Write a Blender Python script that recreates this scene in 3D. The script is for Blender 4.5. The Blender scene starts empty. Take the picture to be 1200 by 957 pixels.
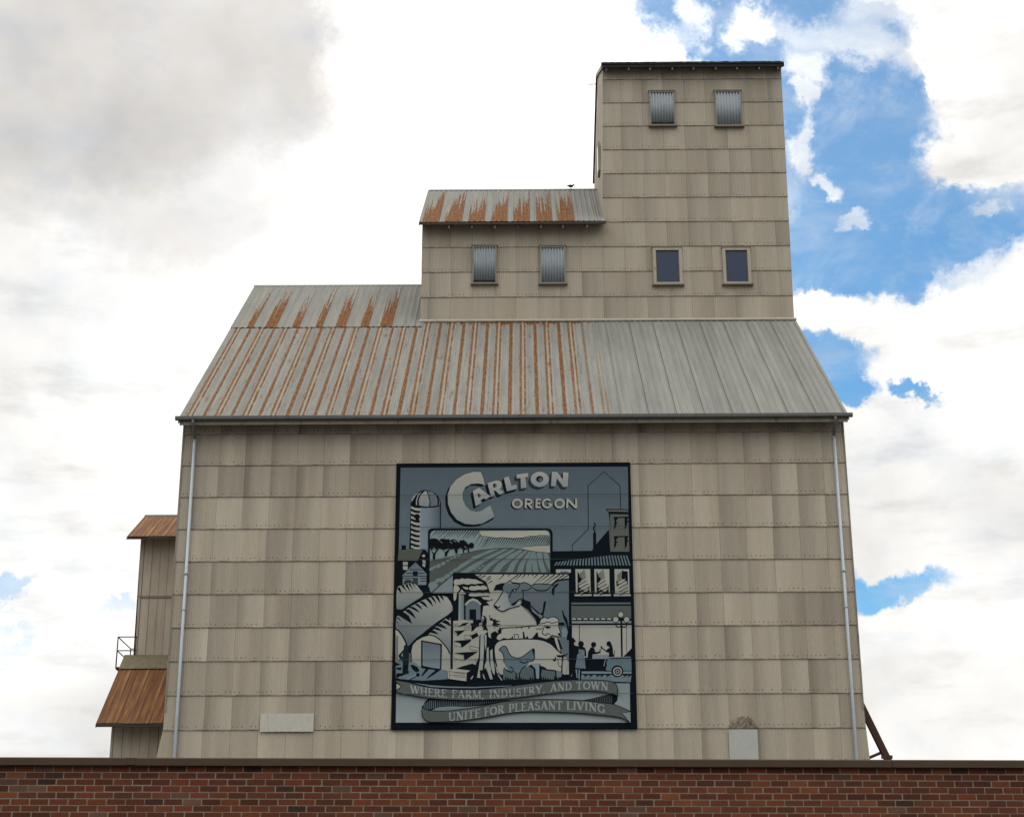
import bpy, bmesh, math, random
from mathutils import Vector, Matrix
R = math.radians
random.seed(7)
S = bpy.context.scene
COL = S.collection

# ---------------------------------------------------------------- camera
F = 2000.0                                     # focal length in photo pixels (photo 1200 px wide)
EYE = 1.6
_up = Vector((-15, 5538.5, -F)).normalized()   # world up seen from the camera
_fw = Vector((17, -(F*F - 255)/5538.5, -F)).normalized()
_x = _fw.cross(_up)
CM = Matrix((_x, _fw, _up))                    # camera vector -> world vector
def ray(px, py):
    return (CM @ Vector((px-600, 478.5-py, -F))).normalized()
def at(px, py, Y):                             # point of the plane at ground distance Y
    d = ray(px, py); t = Y/d.y
    return Vector((d.x*t, Y, EYE + d.z*t))
cd = bpy.data.cameras.new('camera'); cam = bpy.data.objects.new('camera', cd); COL.objects.link(cam)
cam.matrix_world = Matrix.Translation((0, 0, EYE)) @ CM.to_4x4()
cd.sensor_fit = 'HORIZONTAL'; cd.sensor_width = 36; cd.lens = F/1200*36
cd.clip_start = .1; cd.clip_end = 8000
S.camera = cam

# ---------------------------------------------------------------- node helpers
class V:
    def __init__(s, t, k): s.t, s.k = t, k
    def __add__(s, o): return mth(s.t, 'ADD', s, o)
    __radd__ = __add__
    def __sub__(s, o): return mth(s.t, 'SUBTRACT', s, o)
    def __rsub__(s, o): return mth(s.t, 'SUBTRACT', o, s)
    def __mul__(s, o): return mth(s.t, 'MULTIPLY', s, o)
    __rmul__ = __mul__
    def __truediv__(s, o): return mth(s.t, 'DIVIDE', s, o)
def put(t, sock, v):
    if isinstance(v, V): t.links.new(v.k, sock)
    elif v is not None: sock.default_value = v
def mth(t, op, a, b=None, c=None, clamp=False):
    n = t.nodes.new('ShaderNodeMath'); n.operation = op; n.use_clamp = clamp
    put(t, n.inputs[0], a); put(t, n.inputs[1], b)
    if c is not None: put(t, n.inputs[2], c)
    return V(t, n.outputs[0])
def fract(a): return mth(a.t, 'FRACT', a)
def floor(a): return mth(a.t, 'FLOOR', a)
def absv(a): return mth(a.t, 'ABSOLUTE', a)
def mx(a, b): return mth(a.t, 'MAXIMUM', a, b)
def mn(a, b): return mth(a.t, 'MINIMUM', a, b)
def sat(a): return mth(a.t, 'ADD', a, 0.0, clamp=True)
def ramp(a, lo, hi, o0=0.0, o1=1.0):
    n = a.t.nodes.new('ShaderNodeMapRange'); n.interpolation_type = 'SMOOTHSTEP'
    for i, v in enumerate((a, lo, hi, o0, o1)): put(a.t, n.inputs[i], v)
    return V(a.t, n.outputs[0])
def vec(t, x, y, z):
    n = t.nodes.new('ShaderNodeCombineXYZ')
    put(t, n.inputs[0], x); put(t, n.inputs[1], y); put(t, n.inputs[2], z)
    return V(t, n.outputs[0])
def sep(v):
    n = v.t.nodes.new('ShaderNodeSeparateXYZ'); put(v.t, n.inputs[0], v)
    return [V(v.t, n.outputs[i]) for i in range(3)]
def vm(t, op, a, b=None):
    n = t.nodes.new('ShaderNodeVectorMath'); n.operation = op
    put(t, n.inputs[0], a)
    if b is not None: put(t, n.inputs[3 if op == 'SCALE' else 1], b)
    return V(t, n.outputs[1 if op in ('DOT_PRODUCT', 'LENGTH') else 0])
def noise(v, scale=1.0, detail=3.0, rough=.5, color=False, dist=0.0):
    n = v.t.nodes.new('ShaderNodeTexNoise'); put(v.t, n.inputs['Vector'], v)
    n.inputs['Scale'].default_value = scale; n.inputs['Detail'].default_value = detail
    n.inputs['Roughness'].default_value = rough; n.inputs['Distortion'].default_value = dist
    return V(v.t, n.outputs['Color' if color else 'Fac'])
def white(v):
    n = v.t.nodes.new('ShaderNodeTexWhiteNoise'); n.noise_dimensions = '3D'; put(v.t, n.inputs['Vector'], v)
    return V(v.t, n.outputs['Value'])
def mixc(t, f, a, b):
    n = t.nodes.new('ShaderNodeMix'); n.data_type = 'RGBA'; put(t, n.inputs[0], f)
    for i, c in ((6, a), (7, b)):
        if isinstance(c, V): t.links.new(c.k, n.inputs[i])
        else: n.inputs[i].default_value = (*c, 1)
    return V(t, n.outputs[2])
def scalec(c, f): return vm(c.t, 'SCALE', c, f)

# ---------------------------------------------------------------- world: daylight sky with broken cloud
SUN_EL, SUN_AZ = R(50), R(-14)                 # behind the elevator, veiled by cloud
W = bpy.data.worlds.new('World'); S.world = W; W.use_nodes = True
t = W.node_tree; t.nodes.clear()
wo = t.nodes.new('ShaderNodeOutputWorld')
sky = t.nodes.new('ShaderNodeTexSky'); sky.sky_type = 'NISHITA'; sky.sun_disc = False
sky.sun_elevation = SUN_EL; sky.sun_rotation = SUN_AZ % (2*math.pi)
sky.air_density = 1.0; sky.dust_density = .1; sky.ozone_density = 3.0
hs = t.nodes.new('ShaderNodeHueSaturation'); hs.inputs['Hue'].default_value = .488; hs.inputs['Saturation'].default_value = 1.55; hs.inputs['Value'].default_value = 1.08
t.links.new(sky.outputs[0], hs.inputs['Color'])
bsky = t.nodes.new('ShaderNodeBackground'); bsky.inputs[1].default_value = .10
t.links.new(hs.outputs[0], bsky.inputs[0])
tc = t.nodes.new('ShaderNodeTexCoord'); D0 = V(t, tc.outputs['Generated'])
DW = vm(t, 'ADD', D0, vm(t, 'SCALE', vm(t, 'SUBTRACT', noise(D0, 13, 6, .68, True), (.5, .5, .5)), .085))
def blob(px, py, rx, ry, ang=0, soft=1.0, D=None):
    soft = max(soft, .85); c = ray(px, py); r = ray(px+10, py) - c; r.normalize(); u = r.cross(c).normalized()
    ca, sa = math.cos(R(ang)), math.sin(R(ang))
    e1 = (r*ca + u*sa).normalized(); e3 = -c; e2 = e3.cross(e1).normalized(); e1 = e2.cross(e3).normalized()
    n = t.nodes.new('ShaderNodeMapping'); n.vector_type = 'TEXTURE'; put(t, n.inputs[0], D or DW)
    n.inputs['Location'].default_value = c
    n.inputs['Rotation'].default_value = Matrix((e1, e2, e3)).transposed().to_euler()
    n.inputs['Scale'].default_value = (rx/F, ry/F, .34)
    l = vm(t, 'LENGTH', V(t, n.outputs[0]))
    return ramp(l, 1+soft*.5, 1-soft*.5)
#SKYBLOBS
def total(L):
    acc = None
    for w, v in L:
        q = v*w; acc = q if acc is None else acc + q
    return acc
BLUE = [(1.0, blob(*b)) for b in [
    (945, 20, 80, 45, 0, .7), (1060, 60, 60, 60, 0, .6), (1035, 205, 155, 116, -8, .7), (985, 315, 100, 58, 12, .7), (1160, 240, 115, 50, 8, .7), (1010, 110, 130, 55, 5, .9),
    (815, 22, 85, 38, -22, .5), (890, 60, 60, 30, 0, .6), (970, 425, 42, 52, -12, .5), (995, 462, 38, 20, 10, .6),
    (1040, 692, 80, 17, 4, .6), (1075, 448, 22, 9, 0, .9)]] + [
    (.6, blob(8, 692, 42, 12, 5, .8)), (.45, blob(684, 36, 26, 14, 15, .9)), (.38, blob(470, 306, 18, 20, 0, .9)),
    (.42, blob(152, 708, 26, 8, 0, .9)), (.3, blob(20, 735, 30, 10, 0, .9))]
CLD = [(1.3, blob(*b)) for b in [
    (1165, 75, 78, 100, 15, .7), (1170, 172, 66, 28, 12, .8), (1230, 40, 120, 150, 0, .7)]] + [
    (.75, blob(885, 32, 30, 20, 0, .9)), (.52, blob(985, 55, 80, 22, -18, 1)), (.55, blob(1040, 15, 50, 24, 0, 1)),
    (.72, blob(938, 95, 26, 28, 40, .8)), (.6, blob(928, 140, 14, 18, 0, .9)), (.6, blob(965, 226, 22, 9, -20, .9)),
    (.45, blob(1000, 262, 22, 8, 25, .9)), (.5, blob(930, 190, 14, 24, 0, .9)), (.45, blob(1075, 100, 10, 18, 0, 1)),
    (.6, blob(815, 25, 18, 26, 0, 1)), (.8, blob(1015, 365, 90, 22, 12, .8)), (.35, blob(1160, 240, 22, 8, 15, 1)),
    (.9, blob(960, 380, 50, 22, 0, .7))]
bs = mn(total(BLUE), 1.0) - total(CLD)
wisp = noise(vm(t, 'MULTIPLY', D0, (16, 16, 26)), 1, 5, .68, dist=.4)
fb = noise(D0, 2.2, 3, .55)
gx, gy, gz = sep(D0)
away = ramp(gy, .55, .2)                         # the part of the sky outside the photograph's view: broken cloud
bs2 = bs + (wisp - .5)*1.3 + away*ramp(fb, .5, .62, 0, .9)
BM = ramp(bs2, -.12, 1.32)
grey = mx(blob(120, 80, 280, 170, 0, .9), mx(blob(300, 60, 95, 160, 10, .6)*.95, blob(190, 225, 180, 90, -15, 1)*.7))
grey = mx(grey, mx(blob(1110, 600, 130, 70, 10, 1)*.22, mx(blob(1080, 820, 150, 60, 0, 1)*.24, mx(blob(90, 850, 130, 70, 0, 1)*.20, blob(90, 310, 200, 90, 0, 1)*.22))))
soft = noise(D0, 7, 5, .55)
fine = noise(vm(t, 'MULTIPLY', D0, (10, 10, 34)), 1.6, 6, .6)
lum = 1.08 - grey*(.39 + (soft-.5)*.9) - (1-grey)*(ramp(soft, .40, .72, 0, .26) + ramp(fine, .46, .75, 0, .20))
glow = blob(540, 130, 330, 330, 0, 1.4, D0)
lum = lum + glow*(1-grey)*.5
lum = lum*(1 + away*(ramp(gz, .0, .95, .34, 3.5) - 1))
cc = mixc(t, grey, (1.0, .985, .955), (1.0, .965, .925))
cc = scalec(cc, lum*1.0)
bcl = t.nodes.new('ShaderNodeBackground'); put(t, bcl.inputs[0], cc); bcl.inputs[1].default_value = 1.0
ms = t.nodes.new('ShaderNodeMixShader'); put(t, ms.inputs[0], BM*(.99 - ramp(wisp, .42, .75, .0, .30) - ramp(fine, .45, .75, 0, .16)))
t.links.new(bcl.outputs[0], ms.inputs[1]); t.links.new(bsky.outputs[0], ms.inputs[2])
t.links.new(ms.outputs[0], wo.inputs[0])

sl = bpy.data.lights.new('sun', 'SUN'); sl.energy = .5; sl.angle = R(40); sl.color = (1, .96, .9)
so = bpy.data.objects.new('sun', sl); COL.objects.link(so)
sd = Vector((math.sin(SUN_AZ)*math.cos(SUN_EL), math.cos(SUN_AZ)*math.cos(SUN_EL), math.sin(SUN_EL)))
so.rotation_euler = sd.to_track_quat('Z', 'Y').to_euler(); so.location = (0, 20, 80)
S.view_settings.view_transform = 'Standard'; S.view_settings.look = 'None'
S.view_settings.exposure = 0.05; S.view_settings.gamma = 1
S.view_settings.use_curve_mapping = False

# ---------------------------------------------------------------- materials
def newmat(name):
    m = bpy.data.materials.new(name); m.use_nodes = True
    tt = m.node_tree; b = tt.nodes['Principled BSDF']
    return m, tt, b
def finish(tt, b, col, rough=.8, bump=None, bs=.3, metal=0.0, spec=.3, bd=.02):
    put(tt, b.inputs['Base Color'], col if isinstance(col, V) else (*col, 1))
    put(tt, b.inputs['Roughness'], rough); put(tt, b.inputs['Metallic'], metal)
    b.inputs['Specular IOR Level'].default_value = spec
    if bump is not None:
        n = tt.nodes.new('ShaderNodeBump'); n.inputs['Strength'].default_value = bs; n.inputs['Distance'].default_value = bd
        put(tt, n.inputs['Height'], bump); tt.links.new(n.outputs[0], b.inputs['Normal'])
def uvof(tt):
    n = tt.nodes.new('ShaderNodeUVMap'); n.uv_map = 'UVMap'; return sep(V(tt, n.outputs[0]))
def objc(tt):
    n = tt.nodes.new('ShaderNodeTexCoord'); return V(tt, n.outputs['Object'])

PW, CH = .97, 1.2165                             # siding panel width and course height
def mat_siding(name, base=(.425, .366, .276), seed=0.0, var=1.0):
    m, tt, b = newmat(name)
    u, v = uvof(tt)[:2]
    row = floor(v/CH); vv = (v/CH - row)*CH
    jit = (white(vec(tt, row, seed, 3.1)) - .5)*.06
    uu = u/PW + jit
    colm = floor(uu); fu = uu - colm
    tone = white(vec(tt, colm, row, seed))        # each sheet weathered differently
    tone2 = white(vec(tt, colm, row, seed+7))
    rown = white(vec(tt, row, seed, 9.7))
    grad = noise(vec(tt, u*.95, row*7.3, seed), 1, 2, .5)     # broad vertical bands: shading of bulged sheets put into the colour
    strk = noise(vec(tt, u*5, v*.35, row*3 + seed), 1, 4, .6)
    fine = noise(vec(tt, u*14, v*5, seed), 1, 5, .65)
    val = .86 + (tone-.5)*.20 + (rown-.5)*.06 + (grad-.5)*.75 + (strk-.5)*.22 + (fine-.5)*.16
    val = val + (fu-.5)*(tone2-.5)*.42 - ramp(fu, .42, .0)*ramp(white(vec(tt, colm, row, seed+11)), .2, .8)*.20  # painted shading across each warped sheet, darkest at its left edge
    val = .86 + (val - .86)*var
    c = mixc(tt, sat(tone2*.6 + (grad-.5)), base, (base[0]*.95, base[1]*.985, base[2]*1.03))
    c = scalec(c, val)
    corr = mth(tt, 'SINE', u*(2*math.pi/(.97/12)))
    c = scalec(c, 1 - ramp(corr, .2, -1, 0, .05))             # darker in the valleys of the corrugation
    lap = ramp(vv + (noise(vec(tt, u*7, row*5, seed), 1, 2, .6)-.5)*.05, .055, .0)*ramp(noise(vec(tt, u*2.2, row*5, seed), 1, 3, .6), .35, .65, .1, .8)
    seam = ramp(absv(fu-.5), .480, .497)*ramp(white(vec(tt, colm, row, seed+2)), .1, 1, .22, .6)*ramp(noise(vec(tt, colm*3, v*3, seed), 1, 3, .6), .35, .6, .45, 1)
    nx = fract(u/.162) - .5; ny = vv - .125 - (white(vec(tt, floor(u/.162), row, 1))-.5)*.03
    nl = mth(tt, 'SQRT', nx*nx*.0262 + ny*ny)
    nail = ramp(nl, .036, .014)*ramp(white(vec(tt, floor(u/.162), row, seed+5)), .2, .55, .0, .75)
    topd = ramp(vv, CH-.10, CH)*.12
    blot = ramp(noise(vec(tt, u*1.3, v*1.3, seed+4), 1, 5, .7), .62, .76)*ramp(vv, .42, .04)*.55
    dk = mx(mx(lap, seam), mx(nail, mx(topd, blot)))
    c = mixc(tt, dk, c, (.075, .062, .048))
    finish(tt, b, c, .82, fine, .25, spec=.25)
    return m
def mat_planks(name, base=(.42, .36, .275)):
    m, tt, b = newmat(name); u, v = uvof(tt)[:2]
    k = u/.335; c0 = floor(k); f = k - c0
    tone = white(vec(tt, c0, 1, 2)); gr = noise(vec(tt, u*9, v*.7, c0), 1, 5, .65); gr2 = noise(vec(tt, u*60, v*2, c0), 1, 3, .6)
    stn = noise(vec(tt, u*2, v*.6, 4), 1, 4, .6)
    c = scalec(mixc(tt, gr, base, (base[0]*1.0, base[1]*1.0, base[2]*1.05)), .72 + tone*.25 + (gr-.5)*.5 + (gr2-.5)*.25 + (stn-.5)*.4)
    hl = ramp(absv(v - 13.2/1.0 - 4.65), .05, .02)
    dk = mx(ramp(absv(f-.5), .43, .485)*ramp(white(vec(tt, floor(k+.5), 3, 3)), 0, 1, .45, .9), hl*.5)
    finish(tt, b, mixc(tt, dk, c, (.05, .04, .03)), .85, gr2, .4)
    return m
RUST, RUST2, ZINC = (.140, .050, .011), (.225, .092, .018), (.198, .202, .187)
def zinc_col(tt, u, v, seed):
    n1 = noise(vec(tt, u*3, v*.25, seed), 1, 4, .6); n2 = noise(vec(tt, u*7, v*6, seed), 1, 4, .6)
    return scalec(mixc(tt, n1, ZINC, (.24, .232, .198)), .78 + (n1-.5)*.5 + (n2-.5)*.28)
def rust_col(tt, u, v, vs=2.0):
    n = noise(vec(tt, u*12, v*vs, 3), 1, 4, .65)
    return scalec(mixc(tt, ramp(n, .4, .7), RUST, RUST2), .75 + (n-.5)*.9)
def mat_roof_lower(name):
    m, tt, b = newmat(name); u, v = uvof(tt)[:2]
    P = 1.03; k = (u + 10.81)/P; c0 = floor(k + .5); f = k - c0        # f = 0 on the seam
    g = k - floor(k)
    rag = noise(vec(tt, u*9, v*4.2, 0), 1, 4, .7); rag2 = noise(vec(tt, u*30, v*9, 5), 1, 2, .6)
    slow = noise(vec(tt, c0*3.7, v*.22, 5), 1, 2, .5)
    leftA = ramp(u + (noise(vec(tt, u*1.2, v*.25, 21), 1, 3, .6)-.5)*2.6, 3.6, 2.0); farl = ramp(u, -12.6, -11.2, .75, 1)
    wob = (rag-.5)*.11 + (rag2-.5)*.05
    a1 = ramp(absv(f) - (.004 + slow*.055 + white(vec(tt, c0, 5, 5))*.026)*(leftA*.88+.12) - wob*.8*leftA, .026, .004)
    st = ramp(noise(vec(tt, c0*2.9, v*.8, 8), 1, 4, .7), .32, .5)
    gL = absv(g-.40) - (slow-.3)*.05; gR = absv(g-.565) - (slow-.25)*.04
    a2 = ramp(gL - wob*.85 - .016, .034, .006)*ramp(rag, .30, .40); a3 = ramp(gR - wob*.7 - .006, .028, .006)*mx(st, .35)
    rustm = mx(a1*(leftA*.85 + .15*ramp(rag, .35, .6)), mx(a2*.9, a3)*leftA)
    rustm = mx(rustm, ramp(noise(vec(tt, u*5.5, v*.6, 33), 1, 4, .75), .56, .66)*.7*leftA)
    # blooms running down from the flashing
    tb = ramp(noise(vec(tt, u*5, v*.5, 9), 1, 3, .6) + ramp(v, 11.0, 12.75, -.25, .20) - absv(u+.3)*.03, .56, .66)
    rustm = mx(rustm, tb*ramp(u, 4, 2.3))
    tb2 = ramp(noise(vec(tt, u*6, v*2.5, 19), 1, 3, .6) + ramp(v, 12.3, 12.8, -.25, .10), .50, .62)
    rustm = mx(rustm, tb2*.75)
    sp = ramp(noise(vec(tt, u*14, v*8, 2), 1, 3, .7), .62, .70)*.75
    rustm = mx(rustm, sp*leftA)
    ribk = fract((u + 10.81)/.2575 + .25)
    cream = ramp(absv(g-.485), .065, .03)*leftA*ramp(rag, .35, .65)*.55
    c = zinc_col(tt, u, v, 0)
    tone = white(vec(tt, c0, 2, 7))
    c = scalec(c, .93 + tone*.14)
    c = mixc(tt, cream, c, (.33, .28, .165))
    smudge = ramp(noise(vec(tt, u*6, v*1.2, 12), 1, 4, .65), .50, .75)*.35*ramp(absv(g-.5), .25, .1)
    c = mixc(tt, smudge, c, (.20, .155, .09))
    c = mixc(tt, rustm, c, rust_col(tt, u, v))
    c = mixc(tt, ramp(absv(ribk-.5), .42, .49)*.35, c, (.07, .055, .04))
    edge = ramp(absv(f), .022, .008)*ramp(u, 3.0, 4.2)*.8
    c = mixc(tt, edge, c, (.045, .03, .02))
    finish(tt, b, c, .85, rag, .2, spec=.12)
    return m
def mat_roof_wedge(name, P, u0, L, w0, hi, seed, umax, weak=0.3):
    m, tt, b = newmat(name); u, v = uvof(tt)[:2]
    k = (u - u0)/P; c0 = floor(k); f = k - c0
    tone = white(vec(tt, c0, seed, 1))
    strk = noise(vec(tt, u*22, v*.9, seed), 1, 3, .6); strk2 = noise(vec(tt, u*55, v*1.6, seed), 1, 3, .6)
    rel = v/L                                                   # 0 eave, 1 top
    w_ = w0*(1-weak + weak*2*(tone-.2))
    s_ = sat((f - 1 + w_)/w_)                                    # 0 at the left of the patch, 1 on the seam
    fing = noise(vec(tt, u*9, v*.12, seed+3), 1, 3, .75); blot_ = noise(vec(tt, u*16, v*3.0, seed+6), 1, 3, .6)
    top_ = hi*(.46 + s_*.36) + (fing-.5)*2.4 + (blot_-.5)*.7 + (tone-.5)*.22
    msk = ramp(top_ - rel, -.02, .05)*ramp(f - (1 - w_) + (blot_-.5)*.08, -.01, .02)*ramp(rel, .97, .90)
    ton = ramp(u, umax+.3, umax-.3)
    msk = msk*ton
    seam = ramp(mn(f, 1-f), .03, .008)
    c = zinc_col(tt, u, v, seed)
    c = mixc(tt, ramp(strk2, .45, .7)*ramp(rel, 1, 0)*ramp(f, .2, .6)*.5*ton, c, (.36, .30, .19))
    c = mixc(tt, msk, c, rust_col(tt, u, v))
    c = mixc(tt, ramp(absv(fract(u/.125)-.5), .38, .49)*.28, c, (.07, .055, .04))
    c = mixc(tt, seam*.6, c, (.07, .045, .03))
    finish(tt, b, c, .85, strk, .2, spec=.12)
    return m
def mat_roof_rust(name, P=.62, tone=1.0, light=.25):
    m, tt, b = newmat(name); u, v = uvof(tt)[:2]
    k = u/P; f = k - floor(k)
    s = noise(vec(tt, u*10, v*.7, 1), 1, 4, .65)
    c = scalec(rust_col(tt, u, v, .5), tone*(.9 + (s-.5)*.6))
    seam = ramp(absv(f-.5), .07, .02)*ramp(s, .3, .6)
    c = mixc(tt, seam*light, c, (.30, .27, .21))
    c = mixc(tt, ramp(s, .62, .78)*light, c, (.26, .24, .2))
    finish(tt, b, c, .8, s, .3)
    return m
def mat_plain(name, col, rough=.7, var=.25, scale=3.0, metal=0.0, spec=.3, dirt=0.0, bump=.15):
    m, tt, b = newmat(name); o = objc(tt)
    n = noise(o, scale, 5, .6); n2 = noise(o, scale*6, 4, .6)
    c = scalec(mixc(tt, n, col, tuple(x*.93 for x in col)), 1 + (n-.5)*var*2 + (n2-.5)*var)
    if dirt: c = mixc(tt, ramp(noise(vm(tt, 'MULTIPLY', o, (1, 1, .3)), scale*2.3, 4, .7), .55, .7)*dirt, c, (.05, .04, .03))
    finish(tt, b, c, rough, n2, bump, metal=metal, spec=spec)
    return m
def mat_vcol(name, rough=.75, wear=.12, spec=.3):
    m, tt, b = newmat(name)
    n = tt.nodes.new('ShaderNodeVertexColor'); n.layer_name = 'Col'
    o = objc(tt); a = noise(o, 2.1, 5, .6); a2 = noise(o, 30, 4, .6)
    c = scalec(V(tt, n.outputs[0]), 1 + (a-.5)*wear*2 + (a2-.5)*wear*1.6)
    finish(tt, b, c, rough, a2, .15, spec=spec)
    return m, tt, b

M = {}
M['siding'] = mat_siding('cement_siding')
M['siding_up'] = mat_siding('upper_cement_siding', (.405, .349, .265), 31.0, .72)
M['planks'] = mat_planks('weathered_boards')
M['roof_low'] = mat_roof_lower('streaked_roof')
M['roof_up'] = mat_roof_wedge('patchy_roof', 1.007, -12.757, 7.0, .46, .9, 4, -5.4, .35)
M['roof_mid'] = mat_roof_wedge('rust_wedge_roof', 1.01, -4.72, 7.9, .80, 1.0, 9, 2.45, .08)
M['roof_rust'] = mat_roof_rust('rusted_roof', .62, 1.3, .35)
M['roof_rust_dark'] = mat_roof_rust('rusted_lean_roof', .72, 1.15, .25)
M['moss'] = mat_plain('mossy_flashing', (.15, .125, .08), .9, .5, 5)
M['tar'] = mat_plain('tar_roof', (.018, .017, .017), .9, .3)
M['dark_wood'] = mat_plain('dark_wood', (.05, .04, .03), .85, .3, 6)
M['pale_wood'] = mat_plain('painted_wood', (.30, .27, .21), .75, .25, 4, dirt=.35)
M['gutter'] = mat_plain('grey_gutter', (.115, .12, .11), .55, .3, 2, dirt=.4)
M['fascia'] = mat_plain('dirty_fascia', (.22, .19, .14), .75, .35, 2.5, dirt=.7)
M['flash'] = mat_plain('flashing_strip', (.33, .31, .25), .6, .25, 2, dirt=.35)
M['zinc'] = mat_plain('galvanised_pipe', (.34, .37, .40), .45, .2, 3, metal=.0, spec=.5)
M['zinc_dark'] = mat_plain('galvanised_elbow', (.12, .12, .11), .5, .3, 3)
M['shutter'] = mat_plain('galvanised_shutter', (.28, .315, .33), .6, .15, 3, dirt=.15, spec=.5)
M['frame'] = mat_plain('window_frame', (.36, .32, .245), .7, .2, 3, dirt=.3)
M['frame_grey'] = mat_plain('thin_frame', (.22, .20, .16), .7, .2, 3, dirt=.3)
M['sill'] = mat_plain('window_sill', (.19, .16, .12), .8, .2, 3)
M['patch'] = mat_plain('pale_patch', (.47, .45, .39), .6, .12, 2, dirt=.15)
M['patch2'] = mat_plain('grey_patch', (.41, .405, .37), .6, .12, 2, dirt=.1)
M['steel'] = mat_plain('rusty_steel', (.055, .028, .018), .75, .35, 4)
M['rail'] = mat_plain('rusty_rail', (.085, .06, .035), .7, .3, 5)
M['coping'] = mat_plain('brown_coping', (.060, .038, .023), .7, .3, 1.2, spec=.15)
M['mortar'] = mat_plain('mortar', (.235, .19, .145), .9, .35, 9)
M['brick'] = mat_vcol('red_brick', .85, .35)[0]
M['roofing'] = mat_plain('flat_roofing', (.08, .08, .08), .9)
M['bird'] = mat_plain('bird_feathers', (.035, .033, .035), .7, .3, 20)
m, tt, b = newmat('window_glass')
finish(tt, b, (.014, .028, .065), .12, spec=.3); M['glass'] = m
m, tt, b = newmat('asphalt'); o = objc(tt)
finish(tt, b, scalec(mixc(tt, noise(o, .15, 4, .6), (.05, .05, .05), (.075, .07, .065)), .8 + noise(o, 12, 5, .6)*.5), .9, noise(o, 60, 3, .6), .3); M['asphalt'] = m
m, tt, b = newmat('dirty_grime'); o = objc(tt)
finish(tt, b, scalec(mixc(tt, noise(o, 3, 4, .7), (.24, .19, .13), (.10, .08, .055)), 1.0), .9, None); M['grime'] = m

# ---------------------------------------------------------------- mesh helpers
class MB:
    def __init__(s): s.v, s.f, s.uv, s.c = [], [], {}, {}
    def face(s, pts, uv=None, col=None):
        i = len(s.v); s.v += [tuple(p) for p in pts]; s.f.append(tuple(range(i, i+len(pts))))
        if uv: s.uv[len(s.f)-1] = uv
        if col: s.c[len(s.f)-1] = col
    def box(s, a, b, skip='', col=None):
        x0, y0, z0 = a; x1, y1, z1 = b; i = len(s.v)
        s.v += [(x0,y0,z0),(x1,y0,z0),(x1,y1,z0),(x0,y1,z0),(x0,y0,z1),(x1,y0,z1),(x1,y1,z1),(x0,y1,z1)]
        for k, q in (('f',(0,1,5,4)),('r',(1,2,6,5)),('b',(2,3,7,6)),('l',(3,0,4,7)),('t',(4,5,6,7)),('d',(3,2,1,0))):
            if k in skip: continue
            s.f.append(tuple(i+j for j in q))
            if col: s.c[len(s.f)-1] = [col]*4
    def prism(s, prof, x0, x1):                  # profile in (y, z), extruded along x
        n = len(prof); i = len(s.v)
        s.v += [(x0, y, z) for y, z in prof] + [(x1, y, z) for y, z in prof]
        s.f.append(tuple(i+k for k in range(n))[::-1]); s.f.append(tuple(i+n+k for k in range(n)))
        for k in range(n):
            j = (k+1) % n; s.f.append((i+k, i+j, i+n+j, i+n+k))
    def bar(s, a, b, w, h=None):
        a, b = Vector(a), Vector(b); h = h or w; d = (b-a).normalized()
        r = d.cross(Vector((0, 0, 1)));
        if r.length < .05: r = Vector((1, 0, 0))
        r.normalize(); u = r.cross(d); i = len(s.v)
        for p in (a, b):
            for q in ((-1,-1),(1,-1),(1,1),(-1,1)): s.v.append(tuple(p + r*q[0]*w/2 + u*q[1]*h/2))
        for q in ((3,2,1,0),(4,5,6,7),(0,1,5,4),(1,2,6,5),(2,3,7,6),(3,0,4,7)): s.f.append(tuple(i+j for j in q))
    def tube(s, pts, rad, n=12, cap=True, sq=1.0):
        pts = [Vector(p) for p in pts]; i0 = len(s.v); ref = Vector((0, 1, .01))
        for k, p in enumerate(pts):
            d = (pts[min(k+1, len(pts)-1)] - pts[max(k-1, 0)]).normalized()
            a = d.cross(ref)
            if a.length < .1: a = d.cross(Vector((1, 0, 0)))
            a.normalize(); b = d.cross(a).normalized()
            r = rad[k] if isinstance(rad, (list, tuple)) else rad
            for j in range(n):
                th = 2*math.pi*j/n; s.v.append(tuple(p + a*math.cos(th)*r + b*math.sin(th)*r*sq))
        for k in range(len(pts)-1):
            for j in range(n):
                q = (j+1) % n; s.f.append((i0+k*n+j, i0+k*n+q, i0+(k+1)*n+q, i0+(k+1)*n+j))
        if cap:
            s.f.append(tuple(i0+j for j in range(n))[::-1]); s.f.append(tuple(i0+(len(pts)-1)*n+j for j in range(n)))
    def build(s, name, m, parent=None, smooth=False, fixn=True):
        me = bpy.data.meshes.new(name); me.from_pydata(s.v, [], s.f)
        if s.uv:
            l = me.uv_layers.new(name='UVMap'); d = l.data
            for p in me.polygons:
                u = s.uv.get(p.index)
                if u:
                    for k, li in enumerate(p.loop_indices): d[li].uv = u[k]
        if s.c:
            ca = me.color_attributes.new('Col', 'FLOAT_COLOR', 'CORNER')
            for p in me.polygons:
                c = s.c.get(p.index)
                if c:
                    for k, li in enumerate(p.loop_indices): ca.data[li].color = (*c[k], 1)
        if fixn:
            bm = bmesh.new(); bm.from_mesh(me); bmesh.ops.recalc_face_normals(bm, faces=bm.faces); bm.to_mesh(me); bm.free()
        if smooth:
            for p in me.polygons: p.use_smooth = True
        me.materials.append(m)
        o = bpy.data.objects.new(name, me); COL.objects.link(o)
        if parent:
            o.parent = parent
            o.matrix_parent_inverse = Matrix.Translation(-Vector(parent.location)) if parent.get('_w') else Matrix()
        return o
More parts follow.
